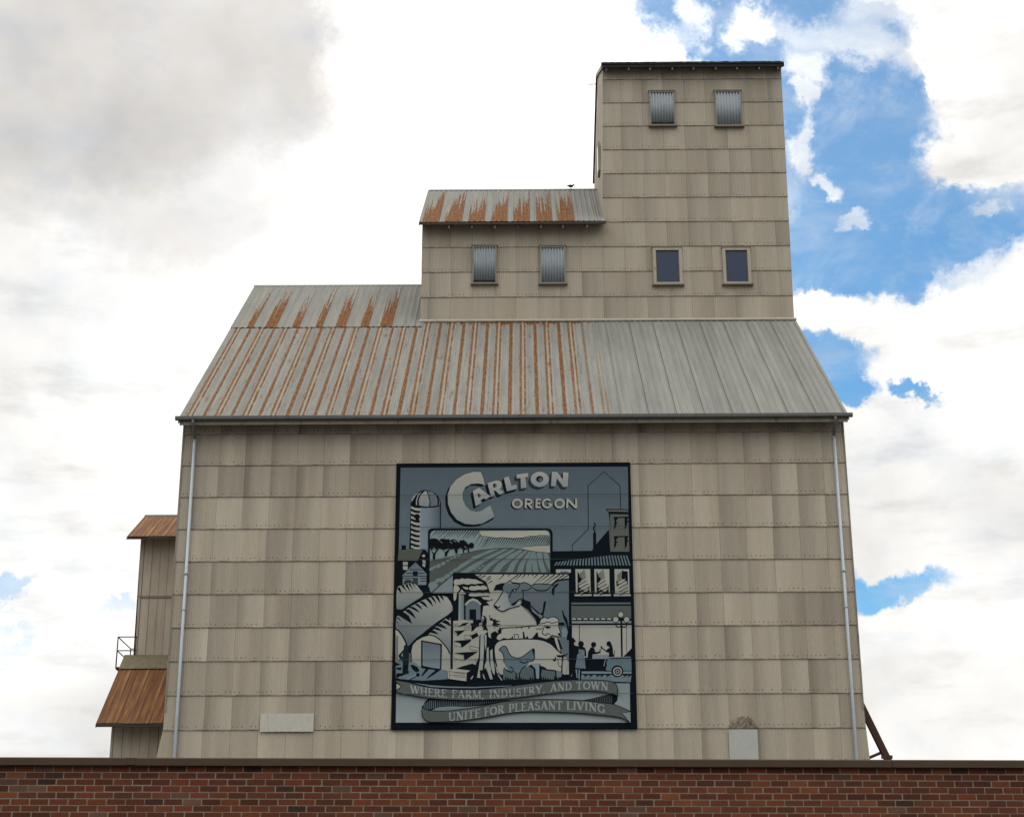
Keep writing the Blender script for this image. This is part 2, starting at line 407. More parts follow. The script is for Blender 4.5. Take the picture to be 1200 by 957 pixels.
def thing(name, label, cat, loc=(0, 0, 0), rz=0, group=None):
    o = bpy.data.objects.new(name, None); COL.objects.link(o); o.location = loc; o.rotation_euler = (0, 0, rz)
    o.empty_display_size = .5; o['label'] = label; o['category'] = cat
    if group: o['group'] = group
    return o
def sub(parent):                                   # offset for parts given in world coordinates
    return parent

# ---------------------------------------------------------------- ground
g = MB(); g.face([(-3000, -3000, 0), (3000, -3000, 0), (3000, 3000, 0), (-3000, 3000, 0)])
o = g.build('ground', M['asphalt']); o['kind'] = 'structure'

# ---------------------------------------------------------------- grain elevator
elev = thing('grain_elevator', 'tall beige corrugated grain elevator with rust streaked metal roofs and a high square tower', 'grain elevator')
Y0 = 60.0
def siding(name, mat, xl, xr, zs, y, uoff, voff, parent, vscale=1.0, axis='x', n=1, seg=4, per=.97/12, amp=.006, topf=None):
    """courses of corrugated sheet, each lapping over the one below; axis 'x' faces the camera, 'y' faces n along x"""
    m = MB(); rnd = random.Random(name + str(y))
    for ci in range(len(zs)-1):
        zb, zt = zs[ci], zs[ci+1]
        a0, a1, b0, b1 = xl(zb), xr(zb), xl(zt), xr(zt)
        N = max(2, int((a1-a0)/per*seg)); base = len(m.v); tilt = {}
        rows = ((zb-.004, .006), (zb-.004, .024), (zt+.02, .004))
        for ri, (z, out) in enumerate(rows):
            p0, p1 = (a0, a1) if ri < 2 else (b0, b1)
            for k in range(N+1):
                s = p0 + (p1-p0)*k/N; u = s - uoff
                pn = math.floor(u/PW)
                tl = tilt.setdefault(pn, (rnd.uniform(-.012, .012), rnd.uniform(0, .010)))
                o_ = out + amp*math.sin(2*math.pi*u/per)
                if ri == 1: o_ += tl[0]*(u/PW - pn - .5)*.8 + tl[1]*.4 + .002
                if axis == 'x': m.v.append((s, y - o_, z))
                else: m.v.append((y + n*o_, s, z))
        w = N+1
        for r in range(2):
            for k in range(N):
                q = (base+r*w+k, base+r*w+k+1, base+(r+1)*w+k+1, base+(r+1)*w+k)
                m.f.append(q); uvs = []
                for idx in q:
                    vx = m.v[idx]; s = vx[0] if axis == 'x' else vx[1]
                    z = min(max(vx[2], zb+.003), zt-.003)
                    uvs.append((s - uoff, (z - voff)*vscale))
                m.uv[len(m.f)-1] = uvs
    return m.build(name, mat, parent, smooth=False)
def const(c): return lambda z: c
def lerp(z, za, a, zb, b):
    k = min(max((z-za)/(zb-za), 0), 1); return a + (b-a)*k
MXL, MXR = -12.66, 11.88
zmain = [21.075 + 1.2165*k for k in range(-17, 3)]
zmain[0] = .2; zmain[-1] = 23.10
siding('front_wall', M['siding'], lambda z: lerp(z, 10.2, -12.90, 11.5, MXL), lambda z: lerp(z, 10.2, 11.98, 12.0, MXR), zmain, Y0, -8.38, 21.075, elev)
DEP = 28.6                                         # depth of the main block
def gable_side(name, mat, x, nx, ya, yb, z0, ze, yr, zr, uoff, voff, parent):
    m = MB(); o = nx*.01
    pts = [(x+o, ya, z0), (x+o, yb, z0), (x+o, yb, ze), (x+o, yr, zr), (x+o, ya, ze)]
    m.face(pts, [(p[1]-uoff, p[2]-voff) for p in pts])
    return m.build(name, mat, parent)
RIDY, RIDZ, EY, EZ = 74.2, 34.62, 59.36, 22.74     # main roof ridge and front eave
SL = (RIDZ-EZ)/(RIDY-EY)
def roofz(y): return EZ + (y-EY)*SL
BACKY = 2*RIDY - Y0
gable_side('side_wall', M['siding'], MXL+.03, -1, Y0+.02, BACKY, 0, roofz(Y0)-.08, RIDY, RIDZ-.12, 60, 21.075, elev)
gable_side('side_wall', M['siding'], MXR-.03, 1, Y0+.02, BACKY, 0, roofz(Y0)-.08, RIDY, RIDZ-.12, 60, 21.075, elev)
m = MB(); pts = [(MXL, BACKY, 0), (MXR, BACKY, 0), (MXR, BACKY, 23.1), (MXL, BACKY, 23.1)]
m.face(pts, [(p[0], p[2]-21.075) for p in pts]); m.build('back_wall', M['siding'], elev)
# corner trim at both front corners
for x in (MXL, MXR):
    m = MB(); s = 1 if x > 0 else -1
    m.box((x-.03 if s > 0 else x-.02, Y0-.052, 12.0), (x+.02 if s > 0 else x+.03, Y0+.10, 23.1))
    m.build('corner_trim', M['fascia'], elev)

def roof_sheet(name, mat, x0, x1, ya, za, yb, zb, parent, pitch=.2575, amp=.026, lift=0.0, thick=.02, uo=0.0, seg=4, wav=.012):
    """ribbed sheet from eave (ya, za) to top (yb, zb)"""
    L = math.hypot(yb-ya, zb-za); ny, nz = -(zb-za)/L, (yb-ya)/L
    if nz < 0: ny, nz = -ny, -nz
    N = int((x1-x0)/pitch*seg); m = MB(); rnd = random.Random(name)
    rows = [0, .25, .5, .75, 1]
    W_ = {}
    for r in rows:
        for k in range(N+1):
            x = x0 + (x1-x0)*k/N; u = x - uo
            rib = max(0, math.cos(2*math.pi*u/pitch))**2*amp
            pn = math.floor(u/(pitch*4))
            ex = W_.setdefault(pn, rnd.uniform(-wav, wav)) if r == 0 else 0
            d = r*L + ex*2
            m.v.append((x, ya + (yb-ya)*d/L + ny*(rib+lift), za + (zb-za)*d/L + nz*(rib+lift)))
    w = N+1
    for r in range(len(rows)-1):
        for k in range(N):
            q = (r*w+k, r*w+k+1, (r+1)*w+k+1, (r+1)*w+k); m.f.append(q)
            m.uv[len(m.f)-1] = [(m.v[i][0], (rows[r] if j < 2 else rows[r+1])*L) for j, i in enumerate(q)]
    o = m.build(name, mat, parent, fixn=False)
    sm = o.modifiers.new('thickness', 'SOLIDIFY'); sm.thickness = thick; sm.offset = -1
    return o
RX0, RX1 = -12.74, 11.98
roof_sheet('lower_roof', M['roof_low'], RX0, RX1, EY, EZ, 69.42, roofz(69.42), elev, uo=-10.81)
roof_sheet('upper_roof', M['roof_up'], RX0+.02, -4.36, 68.62, roofz(68.62), RIDY, RIDZ, elev, lift=.035, pitch=.25, uo=-4.22, wav=.02)
roof_sheet('back_roof', M['roof_up'], RX0, RX1, 2*RIDY-EY, EZ, RIDY, RIDZ, elev)
m = MB(); m.prism([(RIDY-.16, RIDZ-.06), (RIDY, RIDZ+.075), (RIDY+.16, RIDZ-.06), (RIDY, RIDZ-.02)], RX0-.02, -4.45)
m.build('ridge_cap', M['gutter'], elev)
for x in (RX0-.02, RX1-.02):                        # barge boards
    m = MB(); m.prism([(EY, EZ-.05), (RIDY, RIDZ-.05), (2*RIDY-EY, EZ-.05), (2*RIDY-EY, EZ-.22), (RIDY, RIDZ-.22), (EY, EZ-.22)], x, x+.045)
    m.build('barge_board', M['fascia'], elev)
# soffit, fascia, gutter
m = MB(); m.box((RX0+.03, 59.42, 22.475), (RX1-.02, 59.46, 22.70)); m.build('fascia', M['fascia'], elev)
m = MB()
prof = [(59.41, 22.765), (59.41, 22.66), (59.39, 22.635), (59.31, 22.635), (59.275, 22.67), (59.265, 22.775), (59.285, 22.775), (59.295, 22.68), (59.32, 22.655), (59.38, 22.655), (59.395, 22.67), (59.395, 22.765)]
m.prism(prof, RX0-.12, RX1+.15); gt = m.build('gutter', M['gutter'], elev)
for k in range(14):
    x = RX0 + .5 + k*1.82
    m = MB(); m.box((x, 59.262, 22.645), (x+.035, 59.42, 22.785)); m.build('gutter_strap', M['gutter'], gt)
def downspout(px_t, py_t, px_b, py_b, s):
    a = at(px_t, py_t, 59.88); b = at(px_b, py_b, 59.88); x = (a.x+b.x)/2
    m = MB(); m.tube([(x, 59.86, 22.05), (x, 59.86, 0.3)], .058, 12); 
    o = m.build('downspout', M['zinc'], elev, smooth=True)
    m = MB(); m.tube([(x, 59.34, 22.66), (x, 59.35, 22.52), (x+.02*s, 59.5, 22.36), (x+.02*s, 59.72, 22.20), (x, 59.85, 22.10), (x, 59.86, 21.98)], .058, 12)
    m.build('elbow', M['zinc_dark'], o, smooth=True)
    for z in (22.0, 15.6, 8, 4):
        m = MB(); m.box((x-.068, 59.795, z), (x+.068, 59.95, z+.035)); m.build('bracket', M['zinc'], o)
    z = at(px_b, 690, 59.88).z
    m = MB(); m.tube([(x, 59.86, 17.0), (x, 59.86, 16.9)], .076, 12); m.build('joint', M['zinc'], o, smooth=True)
downspout(227, 510, 206, 887, 1); downspout(978.5, 510, 1002.5, 889, -1)
# replaced sheets on the front wall
def rect_at(p0, p1, Y):
    a, b = at(*p0, Y), at(*p1, Y); return min(a.x, b.x), max(a.x, b.x), min(a.z, b.z), max(a.z, b.z)
def patch(name, mat, x0, x1, z0, z1, y, amp=.008):
    m = MB(); N = int((x1-x0)/(.97/12)*6)
    for z, o_ in ((z0, 0), (z1, 0)):
        for k in range(N+1):
            x = x0+(x1-x0)*k/N; m.v.append((x, y - amp*math.sin(2*math.pi*(x+8.38)/(.97/12)), z))
    for k in range(N): m.f.append((k, k+1, N+2+k, N+1+k))
    o = m.build(name, mat, elev, fixn=False); sm = o.modifiers.new('t', 'SOLIDIFY'); sm.thickness = .012; sm.offset = 1
    return o
x0, x1, z0, z1 = rect_at((304.5, 857), (368, 835.5), 59.93)
patch('pale_patch_sheet', M['patch'], x0, x1, z0, z1, 59.935)['label'] = 'pale grey patch sheet low on the left of the wall'
x0, x1, z0, z1 = rect_at((855, 889), (887.5, 854.5), 59.93)
patch('grey_patch_sheet', M['patch2'], x0, x1, z0-.9, z1, 59.935)['label'] = 'bluish grey replacement sheet low on the right of the wall'

# upper storey: mid section and tower share one front plane
YU = 69.3
def tl(z): return lerp(z, 30.6, 3.50, 43.6, 3.77)
def tr(z): return lerp(z, 30.6, 11.915, 43.6, 12.05)
zup = [30.64 + 1.2147*k for k in range(0, 11)]
ztow = [30.2] + zup[4:][0:0] + zup[0:] + [43.72]
ztow = [30.2] + zup + [43.72]
zmid = [30.2] + zup[:4] + [35.56]
siding('middle_wall', M['siding_up'], const(-4.50), lambda z: tl(z)+.015, zmid, YU, 4.56-9.7, 30.64, elev, vscale=CH/1.2147)
siding('tower_front_wall', M['siding_up'], tl, tr, ztow, YU+.004, 4.56-9.7, 30.64, elev, vscale=CH/1.2147)
m = MB(); TB = 79.9; TR = 74.65
tez, trz = 43.62, 43.62 + (TR-YU)*math.tan(R(27))
for nm, xa, xb in (('tower_side_wall', 3.52, 3.79), ('tower_side_wall', 11.90, 12.03)):
    m = MB(); pts = [(xa, YU+.03, 30.2), (xa, TB, 30.2), (xb, TB, tez), (xb, TR, trz), (xb, YU+.03, tez)]
    m.face(pts, [(p[1]-60, p[2]-30.64) for p in pts]); m.build(nm, M['siding_up'], elev)
m = MB(); pts = [(3.5, TB, 30.2), (11.9, TB, 30.2), (12.04, TB, 43.6), (3.78, TB, 43.6)]
m.face(pts, [(p[0], p[2]-30.64) for p in pts]); m.build('tower_back_wall', M['siding_up'], elev)
gable_side('middle_side_wall', M['siding_up'], -4.49, -1, YU+.03, 80.7, 30.2, 35.6, 75, 39.9, 60, 30.64, elev)
m = MB(); pts = [(-4.5, 80.7, 30.2), (3.6, 80.7, 30.2), (3.6, 80.7, 35.6), (-4.5, 80.7, 35.6)]
m.face(pts, [(p[0], p[2]-30.64) for p in pts]); m.build('middle_back_wall', M['siding_up'], elev)
# flashing where the upper walls meet the main roof
m = MB(); zf = roofz(69.14)
m.prism([(69.14, zf+.045), (69.20, zf+.075), (69.285, zf+.19), (69.27, zf+.21), (69.25, zf+.215), (69.12, zf+.10)], -4.56, 12.0)
fl = m.build('wall_flashing', M['flash'], elev)
# tower roof
def gable_roof(name, mat, x0, x1, ye, ze, yr, zr, th, parent):
    m = MB(); yb = 2*yr - ye
    m.prism([(ye, ze), (ye, ze+th), (yr, zr+th), (yb, ze+th), (yb, ze), (yr, zr)], x0, x1)
    return m.build(name, mat, parent)
TEY = 68.86; TEZ = at(810, 78.5, TEY).z
trf = gable_roof('tower_roof', M['tar'], 3.73, 12.13, TEY, TEZ, TR, TEZ+(TR-TEY)*math.tan(R(27)), .22, elev)
m = MB(); rnd = random.Random(3)
for k in range(60):                                # ragged roofing edge
    x = 3.68 + k*(12.1-3.68)/60; m.box((x, TEY-.03, TEZ+.14+rnd.uniform(0, .03)), (x+.14, TEY+.3, TEZ+.255+rnd.uniform(-.02, .02)))
m.build('roofing_edge', M['tar'], trf)
for px in (711, 737, 762, 788, 813, 839, 864, 890, 912):
    x = at(px, 80, TEY).x
    m = MB(); m.prism([(TEY+.04, TEZ-.10), (TEY+.04, TEZ+.06), (YU+.1, TEZ+.28), (YU+.1, TEZ+.02)], x-.035, x+.035)
    m.build('rafter_tail', M['fascia'], trf)
m = MB(); zz = TEZ
tq = (TR-TEY)*math.tan(R(27))
m.prism([(TEY+.02, zz+.16), (TR, zz+.16+tq), (2*TR-TEY, zz+.16), (2*TR-TEY, zz-.02), (TR, zz-.02+tq), (TEY+.02, zz-.02)], 3.705, 3.728)
m.build('barge_board', M['frame'], trf)
# mid roof
MEY = 68.72; MEZ = at(600, 259.5, MEY).z; MRY = 75.0; MRZ = at(600, 222.8, MRY).z
mrf = roof_sheet('middle_roof', M['roof_mid'], -4.58, 3.70, MEY, MEZ, MRY, MRZ, elev, pitch=.2425, uo=-4.55, wav=.02)
xe = at(709.5, 260, MEY).x
roof_sheet('middle_back_roof', M['roof_up'], -4.58, 3.62, 2*MRY-MEY, MEZ, MRY, MRZ, elev)
m = MB(); m.prism([(MRY-.14, MRZ-.07), (MRY, MRZ+.06), (MRY+.14, MRZ-.07), (MRY, MRZ-.02)], -4.6, 3.66)
m.build('ridge_cap', M['gutter'], elev)
ms_ = (MRZ-MEZ)/(MRY-MEY)
m = MB(); m.prism([(MEY+.01, MEZ-.05), (MEY+.01, MEZ-.125), (YU, MEZ-.125+(YU-MEY)*ms_), (YU, MEZ-.05+(YU-MEY)*ms_)], -4.56, 3.69)
m.build('roof_boarding', M['dark_wood'], mrf)
m = MB(); m.box((-4.57, MEY-.005, MEZ-.135), (3.71, MEY+.03, MEZ-.03)); m.build('eave_board', M['dark_wood'], mrf)
for px in (526, 553, 580, 607, 634, 660, 688):
    x = at(px, 266, MEY).x
    m = MB(); m.prism([(MEY+.08, MEZ-.27), (MEY+.08, MEZ-.12), (YU+.05, MEZ+.25), (YU+.05, MEZ+.0)], x-.04, x+.04)
    m.build('rafter_tail', M['fascia'], mrf)
m = MB(); m.prism([(MEY, MEZ-.03), (MRY, MRZ-.03), (2*MRY-MEY, MEZ-.03), (2*MRY-MEY, MEZ-.2), (MRY, MRZ-.2), (MEY, MEZ-.2)], -4.63, -4.585)
m.build('barge_board', M['fascia'], mrf)

# windows
def window(p0, p1, kind, wall=YU, gap=False):
    x0, x1, z0, z1 = rect_at(p0, p1, wall-.06)
    if kind != 'glass': x0 += .03; x1 -= .03
    yf = wall - .135; yb = wall - .0; fw = .13 if kind == 'glass' else .06
    m = MB()
    for a, b in (((x0, yf, z0), (x0+fw, yb, z1)), ((x1-fw, yf, z0), (x1, yb, z1)),
                 ((x0+fw, yf+.002, z1-fw), (x1-fw, yb, z1)), ((x0+fw, yf+.002, z0), (x1-fw, yb, z0+fw*.7))): m.box(a, b)
    fr = m.build('window', M['frame'] if kind == 'glass' else M['frame_grey'], elev)
    fr['label'] = 'glazed window with thick pale frame' if kind == 'glass' else 'window closed by a grey corrugated metal shutter'
    m = MB(); m.box((x0-.07, wall-.17, z0-.055), (x1+.07, wall-.01, z0-.003)); m.build('sill', M['sill'], fr)
    m = MB(); m.box((x0-.04, wall-.155, z1+.003), (x1+.04, wall-.01, z1+.035)); m.build('drip_edge', M['sill'], fr)
    if kind == 'glass':
        m = MB(); m.box((x0+fw-.01, wall-.062, z0+fw*.7-.01), (x1-fw+.01, wall-.05, z1-fw+.01)); m.build('pane', M['glass'], fr)
        m = MB(); a = fw+.004
        for q in ((x0+a-.001, x0+a+.025), (x1-a-.025, x1-a+.001)):
            m = MB(); m.box((q[0], wall-.09, z0+.1), (q[1], wall-.063, z1-fw-.002)); m.build('sash', M['sill'], fr)
    else:
        lo = z0+fw*.7 + (.11 if gap else .0)
        m = MB(); N = 90; n_r = 8
        for z in (lo, z1-fw):
            for k in range(N+1):
                x = x0+fw+.004+(x1-x0-2*fw-.008)*k/N
                m.v.append((x, wall-.088-.034*math.cos(2*math.pi*k/N*n_r), z))
        for k in range(N): m.f.append((k, k+1, N+2+k, N+1+k))
        s_ = m.build('shutter', M['shutter'], fr, smooth=True, fixn=False)
        sm = s_.modifiers.new('t', 'SOLIDIFY'); sm.thickness = .006
        m = MB(); m.box((x0+fw-.01, wall-.052, z0+.01), (x1-fw+.01, wall-.045, z1-.03)); m.build('dark_backing', M['tar'], fr)
        if gap:
            m = MB(); rnd = random.Random(5)
            for k in range(26):
                a = Vector((x0+fw+.05+rnd.random()*(x1-x0-2*fw-.1), wall-.10, z0+.06+rnd.random()*.06))
                m.bar(a, a+Vector((rnd.uniform(-.16, .16), rnd.uniform(-.05, .02), rnd.uniform(-.02, .09))), .012)
            m.build('nest_twigs', M['dark_wood'], fr)
window((761, 147.5), (791, 107.5), 'shutter', gap=True); window((838, 148), (869, 107), 'shutter')
window((552.5, 332.5), (583, 288.5), 'shutter', gap=True); window((632, 332.5), (663.5, 289), 'shutter')
window((766, 333.5), (798.5, 290.5), 'glass'); window((848, 333), (878.5, 290.5), 'glass')
# side window of the tower, seen edge on, and a thin rod near the rake
za, zb_ = at(703, 205, 72.6).z, at(703, 172, 72.6).z
m = MB(); m.box((3.60, 72.1, za), (3.70, 72.9, zb_)); fr = m.build('side_window', M['frame'], elev)
m = MB(); m.box((3.594, 72.2, za+.1), (3.598, 72.8, zb_-.1)); m.build('pane', M['glass'], fr)
p = at(690, 99, 74.4)
m = MB(); m.tube([(p.x, 74.4, p.z), (3.72, 74.4, p.z+.01)], .025, 6); m.build('metal_rod', M['rail'], elev)
# grime that has settled on laps of the front wall
def grime_fan(px, py, w, h):
    c = at(px, py, 59.935); m = MB(); rnd = random.Random(int(px))
    for k in range(110):
        a = rnd.uniform(0, math.pi); r = math.sqrt(rnd.random()); x = c.x + math.cos(a)*w*r; z = c.z + math.sin(a)*h*r
        s = rnd.uniform(.006, .019); m.box((x-s*1.6, 59.915, z-s*.5), (x+s*1.6, 59.937, z+s*.5))
    m.build('lichen_stain', M['grime'], elev)['kind'] = 'stuff'
grime_fan(871, 852, .50, .42)
# ---------------------------------------------------------------- annex on the left side
anx = thing('elevator_annex', 'narrow board clad annex tower with rusty roofs at the left side of the elevator', 'annex')
AY = 67.0
def panel(name, mat, pts, parent, uvax=0, ud=0):
    m = MB(); m.face(pts, [((p[uvax]-ud), p[2]) for p in pts]); return m.build(name, mat, parent)
xa_t, xa_b = at(165, 632, AY).x, at(159.6, 769, AY).x
ez = 20.16; aey = 66.3; ary = 69.16; arz = 21.85; aby = 2*ary-AY
xr = -12.70
panel('front_wall', M['planks'], [(xa_b, AY, 13), (xr, AY, 13), (xr, AY, ez+.35), (xa_t, AY, ez+.35)], anx)
panel('side_wall', M['planks'], [(xa_b, AY, 0), (xa_b, aby, 0), (xa_t, aby, ez+.35), (xa_t, ary, arz-.12), (xa_t, AY, ez+.35)], anx, 1)
panel('back_wall', M['planks'], [(xa_b, aby, 0), (xr, aby, 0), (xr, aby, ez+.35), (xa_t, aby, ez+.35)], anx)
m = MB(); m.box((xa_b-.02, AY-.03, 17.78), (xr, AY-.002, 17.82)); m.build('lap_strip', M['sill'], anx)
ax0 = at(149.5, 628, aey).x
rf = roof_sheet('top_roof', M['roof_rust'], ax0, xr, aey, ez, ary, arz, anx, pitch=.21, amp=.012, uo=ax0)
roof_sheet('top_roof_back', M['roof_rust'], ax0, xr, 2*ary-aey, ez, ary, arz, anx, pitch=.21)
m = MB(); m.box((ax0, aey+.01, ez-.12), (xr, aey+.04, ez+.01)); m.build('eave_board', M['dark_wood'], rf)
m = MB(); m.prism([(aey, ez-.03), (ary, arz-.03), (ary, arz-.14), (aey, ez-.14)], ax0-.04, ax0-.003); m.build('barge_board', M['fascia'], rf)
m = MB(); m.prism([(ary-.12, arz-.05), (ary, arz+.05), (ary+.12, arz-.05), (ary, arz-.01)], ax0-.02, xr); m.build('ridge_cap', M['gutter'], rf)
# lean-to below
ly, lz = 63.4, 12.17; ty, tz = 66.98, 15.36
lx = at(113.5, 847, ly).x; LW = at(131, 850, 64.2).x
roof = roof_sheet('lean_to_roof', M['roof_rust_dark'], lx, xr, ly, lz, ty, tz, anx, pitch=.24, amp=.014, uo=lx)
k0 = .80
m = MB(); sy, sz = ly+(ty-ly)*k0, lz+(tz-lz)*k0
m.prism([(sy, sz+.035), (ty, tz+.05), (ty+.02, tz+.12), (sy-.02, sz+.06)], lx-.02, xr); m.build('roof_flashing', M['moss'], roof)
m = MB(); m.box((lx, ly+.01, lz-.13), (xr, ly+.04, lz+.01)); m.build('eave_board', M['dark_wood'], roof)
m = MB(); m.prism([(ly, lz-.03), (ty, tz-.03), (ty, tz-.15), (ly, lz-.15)], lx-.045, lx-.003); m.build('barge_board', M['steel'], roof)
panel('lean_to_wall', M['planks'], [(LW, 64.2, 0), (xr+.1, 64.2, 0), (xr+.1, 64.2, 12.7), (LW, 64.2, 12.7)], anx)
panel('lean_to_side', M['planks'], [(LW, 64.2, 0), (LW, 67.2, 0), (LW, 67.2, 15.1), (LW, 64.2, 12.6)], anx, 1)
# platform railing beside the annex
rl = thing('railing', 'thin rusty pipe railing beside the annex tower above the lean-to roof', 'railing')
A = at(138.5, 746, 67.0); B = Vector((xa_b, 67.0, A.z)); zb = at(139, 781, 67.0).z; Cc = Vector((A.x, 69.3, A.z)); mid = A.z - .55
def pipe(name, a, b, r=.022):
    m = MB(); m.tube([a, b], r, 8); m.build(name, M['rail'], rl, smooth=True)
pipe('top_rail', A, B); pipe('top_rail', A, Cc); pipe('top_rail', Cc, (xa_b, 69.3, A.z))
pipe('middle_rail', (A.x, 67, mid), (B.x, 67, mid)); pipe('middle_rail', (A.x, 67, mid), (A.x, 69.3, mid)); pipe('middle_rail', (A.x, 69.3, mid), (xa_b, 69.3, mid))
pipe('post', (A.x, 67, zb), A, .026); pipe('post', (A.x, 69.3, zb), Cc, .026); pipe('post', (B.x-.06, 67, zb), (B.x-.06, 67, B.z), .026)
m = MB(); m.box((A.x-.02, 67.0, zb-.08), (xa_b-.01, 69.35, zb)); m.build('platform', M['steel'], rl)

# ---------------------------------------------------------------- steel brace at the right foot of the wall
br = thing('steel_brace', 'dark rusty steel strut leaning against the right wall with a short cross tie', 'brace')
YB = 62.0
a = at(1009, 826, YB); b_ = at(1040, 889, YB); d = (b_-a).normalized()
a2 = a - d*.8; b2 = b_ + d*12.0; k = (b2.z)/(-d.z) if d.z else 0
b2 = b_ + d*((b_.z-.02)/(-d.z))
m = MB(); m.bar(a2, b2, .26, .05); m.bar(a2+Vector((0, -.11, 0)), b2+Vector((0, -.11, 0)), .03, .22); m.bar(a2+Vector((0, .11, 0)), b2+Vector((0, .11, 0)), .03, .22)
m.build('strut', M['steel'], br)
c1, c2 = at(1016, 888.5, YB), at(1036, 880, YB)
m = MB(); m.bar(c1 - (c2-c1)*.3, c2, .12, .10); m.build('cross_tie', M['steel'], br)
p = at(1038, 887, YB)
m = MB(); m.bar(p+Vector((-.18, -.1, 0)), p+Vector((.22, -.1, 0)), .06, .12); m.build('gusset', M['steel'], br)

# ---------------------------------------------------------------- bird on the middle ridge
bp = at(669, 219.3, MRY)
bd = thing('bird', 'small dark bird standing on the ridge of the middle roof', 'bird', (bp.x, MRY, MRZ+.06))
m = MB()
m.tube([(-.24, 0, .20), (-.18, 0, .175), (-.12, 0, .155), (-.06, 0, .135), (0, 0, .125), (.06, 0, .135), (.10, 0, .165), (.125, 0, .20), (.145, 0, .215), (.165, 0, .213), (.20, 0, .205)],
       [.008, .018, .035, .060, .072, .062, .042, .036, .034, .018, .003], 14, sq=.9)
o = m.build('body', M['bird'], bd, smooth=True)
for s in (-1, 1):
    m = MB(); m.tube([(.05, s*.05, .165), (-.03, s*.062, .16), (-.12, s*.04, .165), (-.20, s*.015, .18)], [.018, .034, .02, .004], 10, sq=.45); m.build('wing', M['bird'], bd, smooth=True)
    m = MB(); m.tube([(.01, s*.025, .09), (.005, s*.025, .0)], .006, 6); m.bar((-.02, s*.025, .003), (.04, s*.025, .003), .008); m.build('leg', M['dark_wood'], bd)

# ---------------------------------------------------------------- brick building in front
YAW = math.atan2(.52, 11.67)
bb = thing('brick_building', 'low red brick building with dark brown metal coping in front of the elevator', 'building', (0, 19.664, 0), YAW)
WT = 4.368                                          # top of the brickwork
BW, BH = .2128, .0728
m = MB(); m.box((-17, .006, 0), (17, .25, WT)); wall = m.build('brick_wall', M['mortar'], bb)
m = MB(); rnd = random.Random(11); row = 0; z = WT - .008
while z - BH > 0:
    off = (0 if row % 2 else BW/2) + rnd.uniform(-.012, .012) + row*.013; x = -17 + off % BW - BW*.5
    while x < 17:
        l = BW*rnd.choice((1, 1, 1, 1, 1, .985, 1.015)) - .013 - rnd.uniform(0, .003)
        h = .059 + rnd.uniform(-.0015, .0015); q = rnd.random(); t_ = rnd.uniform(.45, .86)
        c = (.150, .036, .010) if q < .55 else (.115, .029, .009) if q < .80 else (.175, .050, .016) if q < .95 else (.055, .02, .010) if q < .97 else (.15, .07, .04)
        c = tuple(v*t_ for v in c); yo = .001 + rnd.uniform(-.002, .002); zj = rnd.uniform(-.0012, .0012)
        x0_, x1_ = max(x, -17), min(x+l, 17)
        if x1_ > x0_+.01: m.box((x0_, yo, z-h+zj), (x1_, .012, z+zj), 'b', c)
        x += BW if abs(l+.0135-BW) < .005 else l+.013
    z -= BH; row += 1
br_ = m.build('bricks', M['brick'], wall)
seam_x = -4.45
for a, b in ((-17.06, seam_x), (seam_x+.004, 4.2), (4.204, 17.06)):
    m = MB(); dz = rnd.uniform(-.002, .002)
    m.prism([(-.060, WT-.004+dz), (-.057, WT+.072+dz), (-.045, WT+.084+dz), (.30, WT+.10+dz), (.30, WT+.008+dz), (-.050, WT-.006+dz)], a, b)
    m.build('coping', M['coping'], bb)
m = MB(); m.box((seam_x-.05, -.066, WT), (seam_x+.05, -.061, WT+.078)); m.build('coping_joint', M['coping'], bb)
m = MB(); m.box((-17, .26, 0), (-16.75, 12, WT)); m.box((16.75, .26, 0), (17, 12, WT)); m.box((-17, 12.01, 0), (17, 12.25, WT)); m.build('other_walls', M['mortar'], bb)
m = MB(); m.box((-16.74, .26, WT-.45), (16.74, 11.99, WT-.35)); m.build('flat_roof', M['roofing'], bb)
# ---------------------------------------------------------------- painted sign on the front wall
mur = thing('mural_sign', 'large blue grey and black painted sign reading CARLTON OREGON on the elevator wall', 'sign')
YS = 59.90                                          # face of the sign boards
K = (.0055, .0085, .012); SLT = (.085, .112, .130); SL2 = (.112, .145, .163); L = (.185, .225, .235); G = (.082, .092, .082)
Wc = (.335, .335, .285); WP = (.265, .30, .30); TX = (.25, .275, .275); DK = (.035, .042, .046)
DRAW = []                                           # painted shapes in paint order
PART = 'painted_scene'
def crop(ox, oy): return lambda pts: [(ox + x/10, oy + y/10) for x, y in pts]
C1, C2, C3 = crop(455, 540), crop(545, 540), crop(635, 540)
C4, C5, C6 = crop(455, 615), crop(545, 615), crop(635, 615)
D1, D2, D3 = crop(455, 690), crop(545, 690), crop(635, 690)
E1, E2, E3 = crop(455, 765), crop(545, 765), crop(635, 765)
def P(pts, c, c2=None, ax=(0, 1)):                  # filled shape, optional airbrushed second colour along ax
    if c2 is None: cols = [c]*len(pts)
    else:
        q = [p[0]*ax[0] + p[1]*ax[1] for p in pts]; a, b = min(q), max(q)
        cols = [tuple(c[i] + (c2[i]-c[i])*(v-a)/(b-a) for i in range(3)) for v in q]
    DRAW.append((pts, cols, PART))
